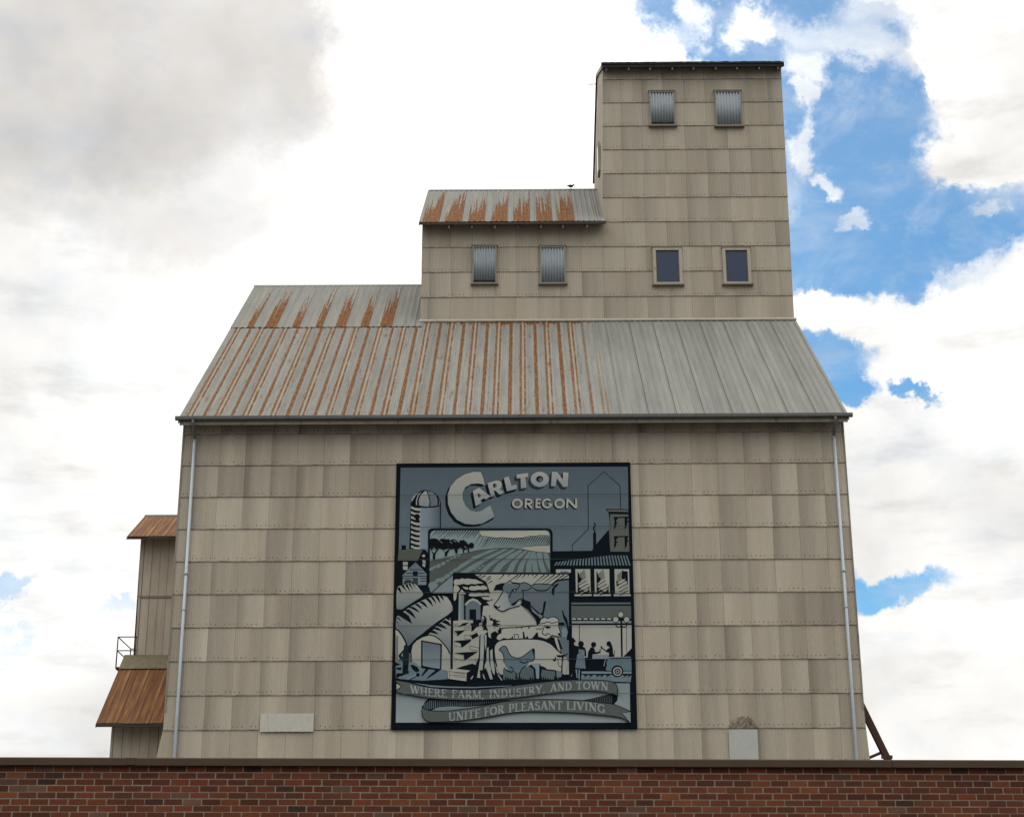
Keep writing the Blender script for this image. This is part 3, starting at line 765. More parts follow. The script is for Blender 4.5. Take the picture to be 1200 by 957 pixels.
def LN(pts, w, c=K, close=False, taper=False):       # brush line of width w (photo pixels)
    n = len(pts); Lf, Rt = [], []
    if close: pts = pts + [pts[0]]; n += 1
    for i in range(n):
        a = pts[max(i-1, 0)]; b = pts[min(i+1, n-1)]
        if close and i in (0, n-1): a, b = pts[n-2], pts[1]
        dx, dy = b[0]-a[0], b[1]-a[1]; l = math.hypot(dx, dy) or 1
        ww = w/2*(1 - .75*i/(n-1) if taper else 1)
        nx, ny = -dy/l*ww, dx/l*ww
        Lf.append((pts[i][0]+nx, pts[i][1]+ny)); Rt.append((pts[i][0]-nx, pts[i][1]-ny))
    QS = [[Lf[i], Lf[i+1], Rt[i+1], Rt[i]] for i in range(n-1)]
    DRAW.append((QS, c, PART))
def EL(cx, cy, rx, ry, c, n=20, c2=None, rot=0):
    cr, sr = math.cos(R(rot)), math.sin(R(rot))
    P([(cx + math.cos(t)*rx*cr - math.sin(t)*ry*sr, cy + math.cos(t)*rx*sr + math.sin(t)*ry*cr) for t in (2*math.pi*k/n for k in range(n))], c, c2)
def sm(pts, n=4, close=True):                        # rounded outline through points
    out = []; N = len(pts)
    for i in range(N if close else N-1):
        p0, p1, p2, p3 = (pts[(i-1) % N], pts[i], pts[(i+1) % N], pts[(i+2) % N]) if close else (pts[max(i-1, 0)], pts[i], pts[i+1], pts[min(i+2, N-1)])
        for k in range(n):
            t = k/n; out.append(tuple(.5*(2*p1[j] + (p2[j]-p0[j])*t + (2*p0[j]-5*p1[j]+4*p2[j]-p3[j])*t*t + (3*p1[j]-p0[j]-3*p2[j]+p3[j])*t**3) for j in (0, 1)))
    if not close: out.append(pts[-1])
    return out
# field of the sign
P([(469.5, 547.8), (735.8, 546.6), (737.0, 650), (467.2, 650)], SLT, SL2)
P([(467.2, 649.9), (737.0, 649.9), (738.8, 800), (464.5, 800)], SL2)
P([(464.6, 795), (738, 797), (738.6, 846.2), (463.8, 846.2)], L, WP)
# elevator outline
LN(C3([(925, 570), (915, 288), (725, 125), (540, 292), (545, 795), (355, 985), (355, 1060)]), .9)
# silo
P(C1([(262, 480), (285, 425), (330, 375), (380, 347), (430, 338), (490, 348), (550, 375), (595, 425), (618, 490), (618, 1030), (245, 1030), (258, 700)]), K)
P(C1([(372, 545), (480, 548), (480, 1030), (365, 1030)]), (.20, .25, .27), (.16, .205, .23), (1, 0)); P(C1([(480, 548), (605, 530), (606, 1030), (480, 1030)]), (.16, .205, .23), (.075, .105, .125), (1, 0))
P(C1([(430, 350), (380, 400), (358, 455), (360, 520), (420, 533), (478, 535), (484, 470), (465, 400), (445, 352)]), Wc, L)
P(C1([(455, 350), (510, 362), (555, 395), (575, 440), (578, 520), (495, 533), (495, 465), (478, 400)]), (.14, .17, .17), SL2)
P(C1([(585, 425), (603, 470), (606, 515), (594, 520), (594, 460)]), SL2)
P(C1([(400, 352), (360, 400), (338, 460), (336, 520), (325, 515), (325, 455), (350, 390)]), WP)
P(C1([(370, 358), (300, 400), (272, 450), (270, 485), (300, 440), (330, 395)]), WP)
LN(C1([(262, 518), (350, 538), (440, 546), (540, 540), (610, 520)]), .8)
for k in range(9):
    y = 528 + 57*k
    P(C1([(268, y), (310, y+20), (375, y+26), (376, y+56), (330, y+52), (264, y+28)]), Wc)
P(C1([(318, 618), (360, 622), (368, 640), (358, 718), (318, 700), (318, 672), (300, 668), (318, 655)]), K)
LN(sm(C4([(180, 235), (172, 170), (205, 100), (185, 40), (200, -30), (178, -110), (205, -180)]), 4, False), .8, (.12, .16, .19))
# farmhouse and small barn
P(C4([(100, 415), (110, 285), (405, 283), (435, 290), (485, 350), (520, 800), (770, 800), (775, 1500), (90, 1500)]), K)
P(C4([(122, 285), (405, 287), (345, 418), (110, 416)]), (.085, .09, .075))
P(C4([(155, 235), (208, 238), (208, 290), (155, 290)]), K)
for q in ([(172, 430), (230, 432), (228, 468), (172, 468)], [(172, 480), (228, 480), (226, 525), (174, 522)],
          [(402, 408), (438, 415), (436, 448), (402, 445)], [(402, 452), (436, 455), (430, 492), (402, 480)]): P(C4(q), Wc)
EL(496.5, 651, 1.7, 1.6, Wc)
P(C4([(170, 592), (320, 450), (448, 575), (445, 700), (170, 700)]), SL2, L)
for q in ((250, 522, 400), (205, 565, 440), (172, 598, 445), (375, 625, 445), (375, 655, 445), (172, 625, 290)): LN(C4([(q[0], q[1]), (q[2], q[1])]), .9)
P(C4([(288, 540), (345, 540), (345, 592), (288, 592)]), K); P(C4([(286, 615), (348, 615), (348, 705), (286, 700)]), DK)
LN(C4([(160, 596), (320, 440), (450, 578)]), .9, L); LN(C4([(152, 600), (320, 428), (462, 575)]), .6)
P(sm(C4([(180, 690), (195, 650), (230, 640), (270, 650), (290, 690), (250, 720), (190, 720)])), (.03, .035, .03))
# quonset huts
P(sm(C4([(102, 748), (170, 705), (250, 678), (320, 695), (365, 745), (408, 820), (300, 895), (190, 965), (105, 1012)]), 3), Wc, SL2)
for q in ([(102, 745), (135, 722), (165, 812)], [(150, 712), (180, 700), (218, 782)], [(195, 700), (225, 685), (258, 782)], [(232, 685), (258, 678), (298, 770)], [(268, 675), (290, 675), (334, 752)]): P(C4(q), K)
P(C4([(600, 790), (770, 795), (770, 1100), (690, 1060)]), K)
P(D1([(90, 380), (100, 320), (200, 240), (300, 182), (400, 130), (520, 82), (620, 72), (690, 92), (730, 150), (755, 210), (755, 250), (700, 300), (560, 392), (460, 470), (400, 520), (330, 570), (290, 610), (262, 655), (245, 690), (215, 640), (170, 560), (120, 490), (90, 460)]), (.33, .34, .305), SLT, (-.35, 1))
for q in ([(88, 290), (175, 265), (240, 310), (282, 408)], [(175, 235), (245, 235), (290, 280), (328, 350)], [(225, 205), (290, 205), (335, 235), (372, 278)], [(300, 170), (345, 172), (378, 200), (402, 244)], [(350, 140), (410, 145), (442, 175), (464, 224)],
          [(430, 105), (478, 110), (505, 145), (528, 208)], [(490, 85), (528, 92), (545, 120), (564, 178)], [(540, 75), (580, 80), (598, 110), (615, 172)], [(590, 70), (630, 74), (642, 95), (653, 137)], [(90, 325), (125, 335), (158, 384)], [(88, 370), (108, 385), (131, 434)], [(95, 275), (180, 262), (200, 240), (90, 235)]): P(D1(q), K)
LN(D1([(90, 292), (200, 225), (300, 168), (400, 118), (520, 72), (625, 62), (695, 82)]), 2.2)
P(D1([(470, 530), (560, 440), (680, 335), (745, 345), (748, 860), (725, 745), (690, 690), (655, 645), (600, 585), (540, 545)]), (.32, .33, .30), SLT)
for q in ([(560, 430), (615, 400), (650, 425), (690, 470)], [(620, 385), (668, 360), (710, 385), (746, 440)], [(520, 465), (570, 445), (600, 462), (635, 494)], [(480, 505), (525, 480), (560, 500), (592, 530)], [(672, 340), (700, 332), (746, 362), (700, 362)]): P(D1(q), K)
P(D1([(86, 470), (110, 480), (150, 530), (190, 600), (210, 650), (190, 700), (150, 800), (86, 850)]), Wc)
LN(D1([(88, 465), (120, 485), (165, 545), (200, 610), (225, 680)]), 1.8)
LN(D1([(95, 830), (95, 545), (112, 545), (108, 830)]), .7)
face = D1([(272, 890), (266, 720), (282, 650), (330, 598), (400, 558), (480, 535), (540, 548), (600, 588), (650, 640), (695, 700), (724, 760), (728, 980), (380, 940)])
P(face, Wc, (.29, .29, .25)); LN(face[:11], 1.3); LN(D1([(222, 690), (262, 655), (330, 585), (480, 475), (700, 315), (758, 262)]), 1.8)
P(D1([(385, 598), (630, 642), (620, 985), (385, 905)]), K); P(D1([(402, 618), (612, 655), (606, 940), (402, 895)]), SL2, L)
LN(D1([(742, 340), (742, 960)]), 1.7)
# ground with wheelbarrow and standing man
P(E1([(88, 85), (160, 105), (250, 105), (385, 155), (540, 175), (695, 205), (695, 310), (600, 322), (200, 330), (88, 290)]), (.12, .17, .195))
for q in ([(385, 150), (620, 185), (600, 205), (385, 175)], [(440, 180), (480, 185), (400, 270), (385, 265)], [(560, 195), (610, 200), (520, 260), (440, 310), (470, 270)], [(88, 110), (150, 130), (88, 150)], [(95, 170), (160, 165), (150, 200), (95, 190)], [(100, 235), (200, 235), (110, 290), (88, 280)]): P(E1(q), K)
LN(E1([(210, 300), (345, 245)]), 1.6, L); LN(E1([(120, 290), (235, 240)]), 1.2, L); LN(E1([(230, 325), (360, 255)]), .9); LN(E1([(150, 270), (250, 215)]), 1)
P(E1([(240, 120), (275, 105), (330, 120), (385, 170), (400, 205), (370, 215), (330, 235), (280, 195)]), (.15, .2, .2)); P(E1([(255, 140), (290, 135), (345, 165), (370, 205), (330, 228), (285, 190)]), K); EL(489.8, 790.3, 2.1, 2.1, K)
P(D1([(186, 660), (208, 648), (235, 665), (232, 700), (245, 760), (240, 860), (232, 985), (200, 1005), (190, 985), (175, 1000), (165, 960), (172, 850), (160, 830), (125, 800), (120, 775), (180, 705)]), (.012, .018, .022)); P(D1([(150, 770), (170, 750), (170, 800)]), L)
P(E1([(182, 170), (190, 140), (235, 140), (225, 200), (238, 250), (215, 240), (205, 190), (195, 245), (160, 255)]), K)
P(E1([(88, 300), (400, 322), (690, 305), (700, 290), (930, 250), (1400, 280), (2130, 200), (2130, 400), (88, 420)]), K)
# downtown block: black ground first
P([(713.6, 620), (699, 637), (693.5, 645), (648, 645.6), (645.5, 650), (645.5, 672), (667, 672), (667, 707), (740, 707), (740, 645.5), (715, 645.5)], K)
P(D3([(330, 80), (1050, 80), (1060, 900), (330, 900)]), K)
P(C3([(605, 715), (620, 722), (635, 745), (632, 765), (615, 782), (622, 810), (635, 850), (640, 1060), (600, 1060), (600, 850), (612, 830), (598, 790), (600, 770), (618, 755), (612, 735)]), K)
P(C3([(745, 560), (1016, 563), (1030, 1064), (800, 1064), (795, 700), (780, 600)]), K)
P(C3([(765, 572), (1012, 572), (1013, 596), (785, 592)]), (.11, .115, .10)); P(C3([(795, 602), (1013, 604), (1014, 618), (812, 618)]), K)
P(C3([(800, 622), (1013, 625), (1026, 1060), (802, 1060)]), (.105, .11, .098))
for dy in (0, 225):
    P(C3([(840, 655+dy), (1014, 650+dy), (1014, 664+dy), (895, 668+dy), (872, 695+dy), (872, 715+dy), (890, 722+dy), (872, 738+dy), (872, 765+dy), (845, 805+dy), (850, 700+dy)]), K)
    P(C3([(968, 660+dy), (1014, 658+dy), (998, 690+dy), (1016, 710+dy), (998, 730+dy), (996, 765+dy), (972, 805+dy)]), K)
for k in range(25):                                   # striped awning
    f = k/24; xb = 150 + 880*f; xt = 185 + 830*f + (1-2*f)*0; w = 7.5
    yt = 430 - 75*min(1, f*1.35) + (12*(f-.74)/.26 if f > .74 else 0)*0
    xt = xb + (32 if f < .1 else 30*(1-2.0*f) if f < .5 else -34*(2*f-1)-4)
    P(C6([(xt-w, yt), (xt+w, yt), (xb+w*1.15, 472), (xb-w*1.15, 472)]), (.13, .19, .205))
for i, (a, b) in enumerate(((392, 566), (614, 790), (850, 1022))):   # upper windows
    y1 = 790 if i < 2 else 798
    P(C6([(a, 515), (b, 515), (b+6, y1), (a+8, y1)]), Wc)
    P(C6([(a-10, 810), (b+18, 808), (b+18, 830), (a-8, 832)]), Wc)
    ai, bi = a+25, b-28
    if i < 2:
        P(C6([(ai, 540), (ai+12, 555), (ai+30, 610), (ai+55, 620), (ai+30, 680), (ai+10, 700), (ai+30, 740), (ai+110, 785), (bi+20, 700), (bi+22, 792), (ai+2, 792)]), K)
    else:
        P(C6([(bi-55, 540), (bi+12, 540), (bi+16, 720), (bi, 660), (bi-30, 640), (bi-60, 625)]), K); P(C6([(ai-5, 640), (ai+35, 700), (ai, 720)]), K)
    for k in range(13):
        y = 560 + 19*k; x = ai + 8 + max(0, k-6)*5
        LN(C6([(x, y+34), (min(x+75+k*4, bi+18), y-36+min(k, 6)*2)]), .8, K if (k % 2 == 0 or k < 4) else Wc)
P(C6([(165, 518), (340, 518), (338, 558), (165, 560)]), Wc); P(C6([(205, 558), (230, 535), (255, 545), (275, 532), (300, 545), (320, 558)]), SL2)
P(D3([(345, 157), (1040, 155), (1040, 176), (345, 178)]), (.10, .125, .125)); P(D3([(345, 195), (1045, 195), (1047, 345), (345, 345)]), (.088, .102, .095))
P(D3([(350, 372), (1047, 372), (1048, 398), (352, 400)]), L); P(D3([(353, 418), (1050, 418), (1052, 900), (356, 900)]), (.34, .335, .30))
P(D3([(353, 436), (1050, 436), (1050, 446), (353, 446)]), (.24, .24, .22))
for x in (375, 440, 512, 582, 650, 718, 788):
    P(D3([(x-34, 362)] + [(x + 34*math.cos(a), 362 - 30*math.sin(a)) for a in (math.pi*(1-k/8) for k in range(9))] + [(x+34, 362)]), K)
    P(D3([(x + 27*math.cos(a), 358 - 21*math.sin(a)) for a in (math.pi*(1-k/8) for k in range(9))]), Wc)
LN(D3([(440, 402), (440, 610)]), .9, DK); LN(D3([(992, 440), (992, 735)]), .6, DK); LN(D3([(352, 409), (1048, 409)]), .9)
P(D3([(955, 790), (1000, 745), (1062, 680), (1062, 800)]), K)
LN(D3([(925, 330), (932, 400), (938, 800)]), 2.1)
for s in (-1, 1): LN(sm(D3([(930, 430), (930+s*35, 445), (930+s*62, 425), (930+s*62, 395)]), 4, False), 1.3); LN(sm(D3([(930, 345), (930+s*25, 340), (930+s*30, 355)]), 4, False), .8)
for x, y in ((925, 298), (865, 356), (993, 356)): EL(635+x/10, 690+y/10, 3.7, 3.7, K); EL(635+x/10, 690+y/10, 3.0, 3.0, Wc)
P(D3([(340, 800), (1050, 800), (1050, 1100), (340, 1100)]), K)
P(D3([(520, 815), (735, 815), (735, 1100), (520, 1100)]), K); P(D3([(590, 768), (778, 765), (775, 816), (590, 818)]), L)
EL(695.6, 755, 3.1, 3.3, K); P(D3([(575, 680), (600, 680), (618, 700), (628, 738), (678, 728), (676, 700), (684, 700), (690, 745), (640, 758), (592, 765), (592, 860), (530, 860), (542, 730)]), K)
EL(713.5, 754, 2.8, 3.2, K); P(D3([(790, 625), (818, 645), (832, 700), (835, 750), (848, 790), (780, 795), (788, 745), (760, 738), (705, 695), (695, 712), (688, 665), (700, 665), (712, 688), (752, 718), (770, 700), (790, 690)]), K); LN(D3([(852, 720), (846, 785)]), .6)
P(D3([(425, 680), (500, 680), (500, 752), (430, 762)]), (.12, .165, .19)); P(D3([(430, 768), (495, 775), (512, 935), (390, 925)]), (.12, .165, .19))
EL(680.8, 754.2, 3.4, 3.6, K); P(D3([(385, 660), (430, 668), (480, 670), (512, 695), (522, 760), (518, 795), (500, 775), (500, 710), (420, 700)]), K)
P(D3([(282, 600), (310, 575), (345, 568), (372, 572), (398, 612), (376, 622), (376, 650), (400, 668), (430, 690), (430, 760), (405, 880), (398, 1060), (300, 1060), (312, 900), (300, 700)]), K)
P(E3([(415, 10), (500, 10), (512, 180), (392, 170)]), (.12, .165, .19))
P(E3([(395, 190), (412, 190), (418, 300), (405, 280)]), L); P(E3([(432, 190), (445, 190), (442, 312), (425, 312)]), L); P(E3([(345, 250), (352, 250), (355, 310), (340, 310)]), L)
P(E3([(465, 212), (1050, 212), (1050, 240), (465, 240)]), (.15, .21, .23)); P(E3([(462, 252), (1050, 252), (1040, 338), (750, 332), (460, 312)]), (.13, .18, .195))
for x in (500, 560, 640, 690, 760, 960, 1010): P(E3([(x, 248), (x+50, 248), (x-10, 292), (x+10, 262), (x-15, 262)]), K)
P(E3([(735, 110), (752, 65), (800, 45), (1052, 38), (1056, 212), (730, 214), (718, 180), (735, 170)]), K)
P(E3([(758, 105), (775, 70), (810, 62), (1048, 60), (1052, 205), (760, 205), (748, 180), (762, 150)]), (.105, .155, .18)); LN(E3([(728, 150), (738, 90), (760, 62), (820, 48), (1040, 44)]), .9, L)
EL(723.4, 786, 7.0, 7.0, K); EL(723.6, 786.3, 5.1, 5.1, Wc); EL(723.6, 786.3, 3.8, 3.8, K); EL(723.6, 786.3, 2.4, 2.4, L); EL(723.6, 786.3, 1.1, 1.1, K)
# vineyard panel
P([(501.5, 624)] + [(506.5-5*math.cos(a), 623.8-5*math.sin(a)) for a in (math.pi/2*k/5 for k in range(6))] + [(641.5+6*math.sin(a), 624.8-6*math.cos(a)) for a in (math.pi/2*k/5 for k in range(6))] + [(648, 673), (532, 673), (532, 696), (506, 696), (502, 690)], K)
P([(504, 626), (506, 622.6), (509, 621.4), (640, 621.2), (643, 622.5), (644.6, 626), (644.8, 671), (531, 671), (531, 694.8), (507, 694.8), (503.6, 690)], (.20, .255, .25))
P(C5([(168, 100), (180, 76), (940, 68), (975, 85), (990, 125), (860, 125), (700, 150), (600, 160), (480, 155), (350, 150), (220, 132), (185, 125)]), (.37, .36, .30))
LN(C5([(165, 100), (185, 132), (290, 140), (380, 155), (430, 145), (480, 152), (560, 162), (680, 150), (760, 130), (830, 132), (860, 120), (990, 125)]), .7)
for k in range(29):
    x = 215 + 27.5*k; yt = 148 if x < 700 else 135; yb = 262 if x < 640 else 246
    LN(C5([(min(x+62, 990), yt + max(0, x+62-990)*1.1), (x-12 if x < 300 else x-5, yb)]), 1.0, K, taper=True)
for k in range(17):
    x = 545 + 31*k; ln = (75, 50, 60, 85, 45, 90, 70)[k % 7] + (20 if k > 12 else 0)
    LN(C4([(x+25, 66), (x-ln*.55, 66+ln)]), 1.1, K, taper=True)
for x, y in ((1115, 150), (1145, 155), (1175, 160), (1085, 110)): LN(C4([(x, y), (x-72, y+120)]), .8, K, taper=True)
P(C5([(640, 265), (860, 242), (990, 240), (995, 325), (860, 315), (720, 295)]), (.34, .33, .28)); LN(C5([(640, 262), (860, 240), (990, 240)]), .5)
P([(503.6, 657), (527, 652), (545, 648.5), (560, 645), (580, 642.7), (600, 642.2), (615, 644.5), (630, 646.8), (644.8, 648), (644.8, 671), (531, 671), (531, 694.8), (507, 694.8), (503.6, 690)], G)
LN([(535, 650), (545, 648.3), (560, 644.8), (580, 642.5), (600, 642), (615, 644.3), (630, 646.6), (644.8, 647.8)], .5)
row = (.155, .205, .205)
for q in ([(300, 290), (400, 280), (230, 350), (60, 440), (-90, 540), (-160, 560), (-60, 470), (100, 370)], [(460, 282), (510, 282), (400, 340), (220, 440), (110, 520), (40, 560), (-60, 560), (30, 500), (220, 390)], [(560, 285), (600, 285), (470, 370), (310, 480), (235, 555), (165, 555), (260, 460), (400, 360)],
          [(640, 292), (680, 297), (560, 400), (450, 480), (400, 555), (310, 555), (380, 460), (530, 345)], [(705, 300), (735, 305), (640, 400), (590, 470), (560, 555), (480, 555), (540, 440), (640, 345)], [(755, 308), (780, 310), (730, 400), (692, 480), (675, 555), (605, 555), (640, 450), (700, 370)],
          [(790, 312), (830, 315), (790, 400), (778, 480), (780, 555), (710, 555), (720, 460), (745, 380)], [(845, 318), (905, 325), (912, 420), (955, 555), (892, 555), (862, 460), (845, 380)], [(785, 400), (835, 330), (845, 460), (862, 555), (800, 555), (786, 480)], [(920, 326), (962, 328), (990, 400), (995, 540), (955, 470), (925, 400)]): P(C5(q), row)
for x, y, r in ((505, 515, 22), (540, 495, 20), (590, 480, 26), (645, 452, 24), (700, 418, 18), (740, 395, 16), (780, 378, 14), (830, 360, 12), (520, 700, 45), (580, 650, 26), (630, 640, 32), (690, 600, 30), (740, 560, 22), (780, 530, 20), (825, 508, 24), (870, 480, 18), (920, 445, 18), (965, 415, 16), (1010, 390, 16), (1055, 365, 14), (1030, 530, 14), (1070, 505, 16), (1110, 480, 13)):
    EL(455+x/10, 615+y/10, r/10*1.25, r/10*.85, row, 9, rot=-25)
P(C4([(485, 690), (560, 660), (585, 720), (500, 790), (485, 760)]), row); P(C4([(520, 798), (640, 690), (758, 592), (756, 798)]), L)
LN(C4([(505, 790), (560, 745), (640, 680), (760, 580)]), .6, DK)
for x, y, rx, ry in ((530, 195, 55, 42), (560, 225, 52, 60), (510, 230, 34, 60), (640, 205, 48, 46), (690, 215, 52, 50), (650, 250, 60, 40), (765, 205, 48, 38), (790, 240, 62, 46), (870, 215, 50, 38), (900, 250, 55, 38), (975, 240, 30, 34), (735, 245, 40, 42)):
    a0 = x*7 % 10; P([(455 + (x + rx*(1+.16*math.sin(k*2.4+a0))*math.cos(k*.42))/10, 615 + (y + ry*(1+.16*math.cos(k*3.1+a0))*math.sin(k*.42))/10) for k in range(15)], (.006, .008, .009))
for q in ([(495, 285), (515, 310), (540, 330), (580, 270), (592, 275), (552, 345), (550, 402), (522, 402), (524, 340)], [(640, 290), (670, 320), (710, 280), (718, 290), (690, 345), (690, 360), (662, 372), (666, 330)], [(775, 285), (818, 285), (806, 338), (792, 338)], [(872, 285), (892, 285), (888, 330), (878, 330)], [(930, 280), (948, 280), (945, 328), (935, 328)]): P(C4(q), K)
for x, y in ((620, 200), (735, 205), (780, 190), (820, 195), (905, 260), (540, 275)): LN(C4([(x-14, y-8), (x+16, y+10)]), .7, L)
# farm panel
P([(530.6, 671.2), (668.6, 671.2), (668.6, 798), (530.6, 798)], K)
P([(532.4, 673), (666.6, 673), (666.6, 790), (532, 790)], (.33, .33, .285))
P(C4([(768, 570), (1010, 575), (1080, 628), (1150, 668), (1172, 730), (1195, 800), (1180, 850), (1230, 880), (1150, 905), (1190, 940), (1115, 950), (1095, 1100), (1085, 1150), (765, 1130)]), K)
for a in ([(300, 600), (240, 640)], [(240, 592), (160, 632)], [(190, 588), (120, 618)], [(300, 625), (240, 662)], [(318, 655), (262, 690)], [(455, 582), (388, 648)], [(520, 582), (500, 610)], [(622, 585), (470, 690)], [(655, 582), (590, 642)], [(705, 582), (660, 625)], [(745, 582), (735, 600)], [(800, 582), (780, 600)],
          [(850, 582), (800, 625)], [(930, 582), (780, 712)], [(985, 582), (870, 668)], [(1050, 582), (900, 690)], [(1110, 582), (950, 690)], [(1160, 582), (1000, 700)], [(1215, 586), (1085, 660)]): LN(C5(a), 1.35, K, taper=True)
P(sm(C4([(770, 652), (800, 635), (830, 640), (860, 626), (900, 632), (940, 628), (980, 636), (1030, 640), (1060, 655), (1115, 682), (1060, 686), (1020, 695), (980, 690), (930, 700), (880, 690), (830, 702), (775, 700)]), 3), Wc)
P(sm(C4([(948, 735), (975, 715), (1010, 720), (1040, 710), (1080, 718), (1120, 708), (1162, 735), (1150, 755), (1110, 762), (1060, 758), (1010, 768), (955, 760)]), 3), Wc)
P(sm(C4([(942, 815), (975, 798), (1020, 803), (1060, 797), (1110, 802), (1150, 797), (1192, 808), (1185, 828), (1120, 830), (1040, 836), (960, 835)]), 3), Wc)
P(C4([(865, 722), (935, 732), (938, 755), (905, 755)]), Wc); P(C4([(1090, 845), (1150, 842), (1205, 850), (1200, 885), (1120, 872)]), Wc); P(sm(C4([(768, 718), (812, 716), (838, 752), (805, 800), (795, 870), (768, 878)]), 3), Wc)
P(C4([(818, 812), (860, 755), (912, 810)]), Wc); P(D1([(828, 70), (890, 70), (890, 368), (822, 374)]), WP, SL2, (1, 0)); LN(D1([(892, 62), (892, 370)]), .9)
P(D1([(898, 192), (900, 175), (945, 128), (990, 108), (1040, 125), (1092, 172), (1080, 190)]), Wc); P(D1([(908, 200), (950, 152), (992, 135), (1040, 152), (1080, 190), (1080, 360), (908, 360)]), SL2); P(D1([(952, 238), (1030, 238), (1030, 360), (952, 355)]), K)
# boards
P(D1([(762, 375), (880, 362), (990, 368), (1000, 400), (1065, 420), (1065, 960), (757, 960)]), (.31, .31, .265))
for q in ([(820, 448), (868, 404), (952, 388), (905, 425)], [(955, 405), (1000, 395), (1066, 350), (1066, 455), (1030, 450), (1010, 482), (972, 500), (975, 430)], [(768, 492), (905, 482), (812, 556), (805, 520)], [(950, 552), (1066, 500), (1066, 548), (985, 592), (975, 560)], [(765, 608), (880, 600), (978, 592), (960, 620), (862, 690), (848, 640)],
          [(770, 748), (1056, 732), (985, 780), (892, 842), (885, 772)], [(765, 945), (870, 905), (985, 872), (1045, 900), (1066, 1100), (900, 1100), (760, 990)]): P(D1(q), K)
for q in ([(775, 410), (815, 405), (815, 445)], [(890, 455), (960, 455), (960, 478), (895, 482)], [(770, 505), (800, 510), (805, 548)], [(895, 545), (965, 535), (970, 585), (900, 590)], [(770, 625), (850, 620), (855, 680), (780, 672)], [(950, 665), (1058, 690), (1050, 725), (965, 710), (950, 680)], [(770, 755), (880, 775), (880, 840), (770, 810)], [(1020, 820), (1050, 830), (1040, 860), (1015, 845)]): LN(D1(q), .55, K, close=True)
P(E1([(700, 212), (760, 180), (962, 205), (918, 232), (915, 330), (698, 300)]), (.34, .33, .28))
for q in ([(705, 215), (918, 235)], [(770, 232), (900, 240)], [(720, 255), (900, 265)], [(770, 275), (905, 285)], [(720, 212), (720, 298)]): LN(E1(q), .5)
# sheaf of corn
P([(562, 742), (570, 735), (584, 733), (590, 742), (583, 752), (580, 766), (580, 780), (590, 797), (551, 797), (556, 782), (561, 770)], K)
for a, l in ((-165, 9), (-150, 13), (-128, 12), (-112, 17), (-96, 13), (-80, 16), (-62, 13), (-42, 14), (-25, 17), (-8, 16), (12, 18), (28, 15), (45, 15), (62, 12), (155, 12), (172, 14), (130, 9)):
    ca, sa = math.cos(R(a)), math.sin(R(a)); c = (571.5, 731.5)
    P([(c[0]-sa*1.7, c[1]+ca*1.7), (c[0]+ca*l*.6-sa*1.3, c[1]+sa*l*.6+ca*1.3+.8), (c[0]+ca*l, c[1]+sa*l*.85+l*.12), (c[0]+ca*l*.55+sa*1.0, c[1]+sa*l*.55-ca*1.0), (c[0]+sa*1.7, c[1]-ca*1.7)], K)
P(sm(D2([(255, 395), (290, 370), (330, 385), (320, 430), (380, 445), (400, 430), (395, 480), (350, 490), (300, 520), (270, 480), (250, 440)]), 3), Wc)
P(D2([(105, 480), (135, 450), (165, 440), (175, 425), (200, 430), (210, 490), (240, 480), (270, 500), (240, 520), (215, 560), (180, 530), (165, 560), (140, 510), (115, 505)]), Wc)
LN(D2([(230, 450), (280, 480)]), 1.4); LN(D2([(330, 455), (385, 475)]), .8)
for q in ((275, 640, 420, 470), (300, 560, 452, 465), (345, 505, 475, 480), (260, 500, 330, 540)): P(D2([(q[0]-10, q[2]), (q[0]+25, q[2]-15), (q[0]+45, q[3]+40), (q[0]+15, q[3]+20)]), Wc)
for q in ([(182, 535), (216, 520), (226, 640), (214, 850), (205, 950), (172, 950)], [(228, 545), (252, 532), (250, 660), (240, 725), (232, 640)], [(255, 692), (275, 680), (285, 950), (248, 950)], [(293, 722), (320, 702), (334, 950), (300, 950)]): P(D2(q), (.27, .295, .28))
for q in ([(172, 190), (205, 190), (206, 150), (212, 100), (170, 100), (158, 190), (140, 290), (178, 290)], [(246, 100), (284, 100), (300, 200), (325, 308), (295, 308), (245, 170), (225, 190), (232, 140)], [(300, 100), (335, 100), (350, 200), (345, 262), (320, 222)], [(62, 302), (90, 262), (98, 272), (78, 308)], [(205, 240), (222, 260), (240, 315), (215, 290)], [(375, 240), (400, 260), (442, 322), (420, 318)], [(350, 110), (375, 120), (395, 240), (372, 232)]): P(E2(q), (.29, .305, .28))
# cow
P([(588, 692), (589, 687.5), (593, 684), (598, 683), (609, 685), (613, 683), (619, 684), (624, 686), (635, 685), (646, 684), (651, 681), (666.6, 679), (666.6, 775), (657, 762), (655, 738), (653, 726), (645, 723), (637, 724), (631, 733), (628, 728), (620, 718), (611, 709.5), (606.5, 706), (604, 708), (598, 709.5)], (.108, .138, .152))
P([(654, 679.8), (666.6, 678.6), (666.6, 740), (655, 738), (653, 726), (645, 723), (641, 700)], (.098, .13, .14))
P(D2([(440, 20), (500, 60), (505, 130), (560, 180), (520, 215), (440, 262), (372, 230), (342, 192), (420, 60)]), (.34, .34, .30), (.22, .26, .27), (1, -.3))
P(D2([(500, 60), (550, 30), (600, 120), (590, 170), (545, 190), (510, 150)]), (.108, .138, .152))
LN(sm(D2([(432, -20), (445, 25), (420, 70), (385, 130), (340, 192), (372, 232), (440, 264), (500, 240), (560, 218), (640, 200)]), 3, False), 1.1)
P(D2([(338, 190), (365, 195), (385, 215), (420, 190), (400, 225), (372, 232)]), K); P(D2([(530, 185), (590, 150), (650, 105), (665, 130), (625, 175), (560, 195)]), K); P(D2([(640, 130), (660, 125), (655, 170), (605, 195), (585, 190)]), (.3, .32, .28))
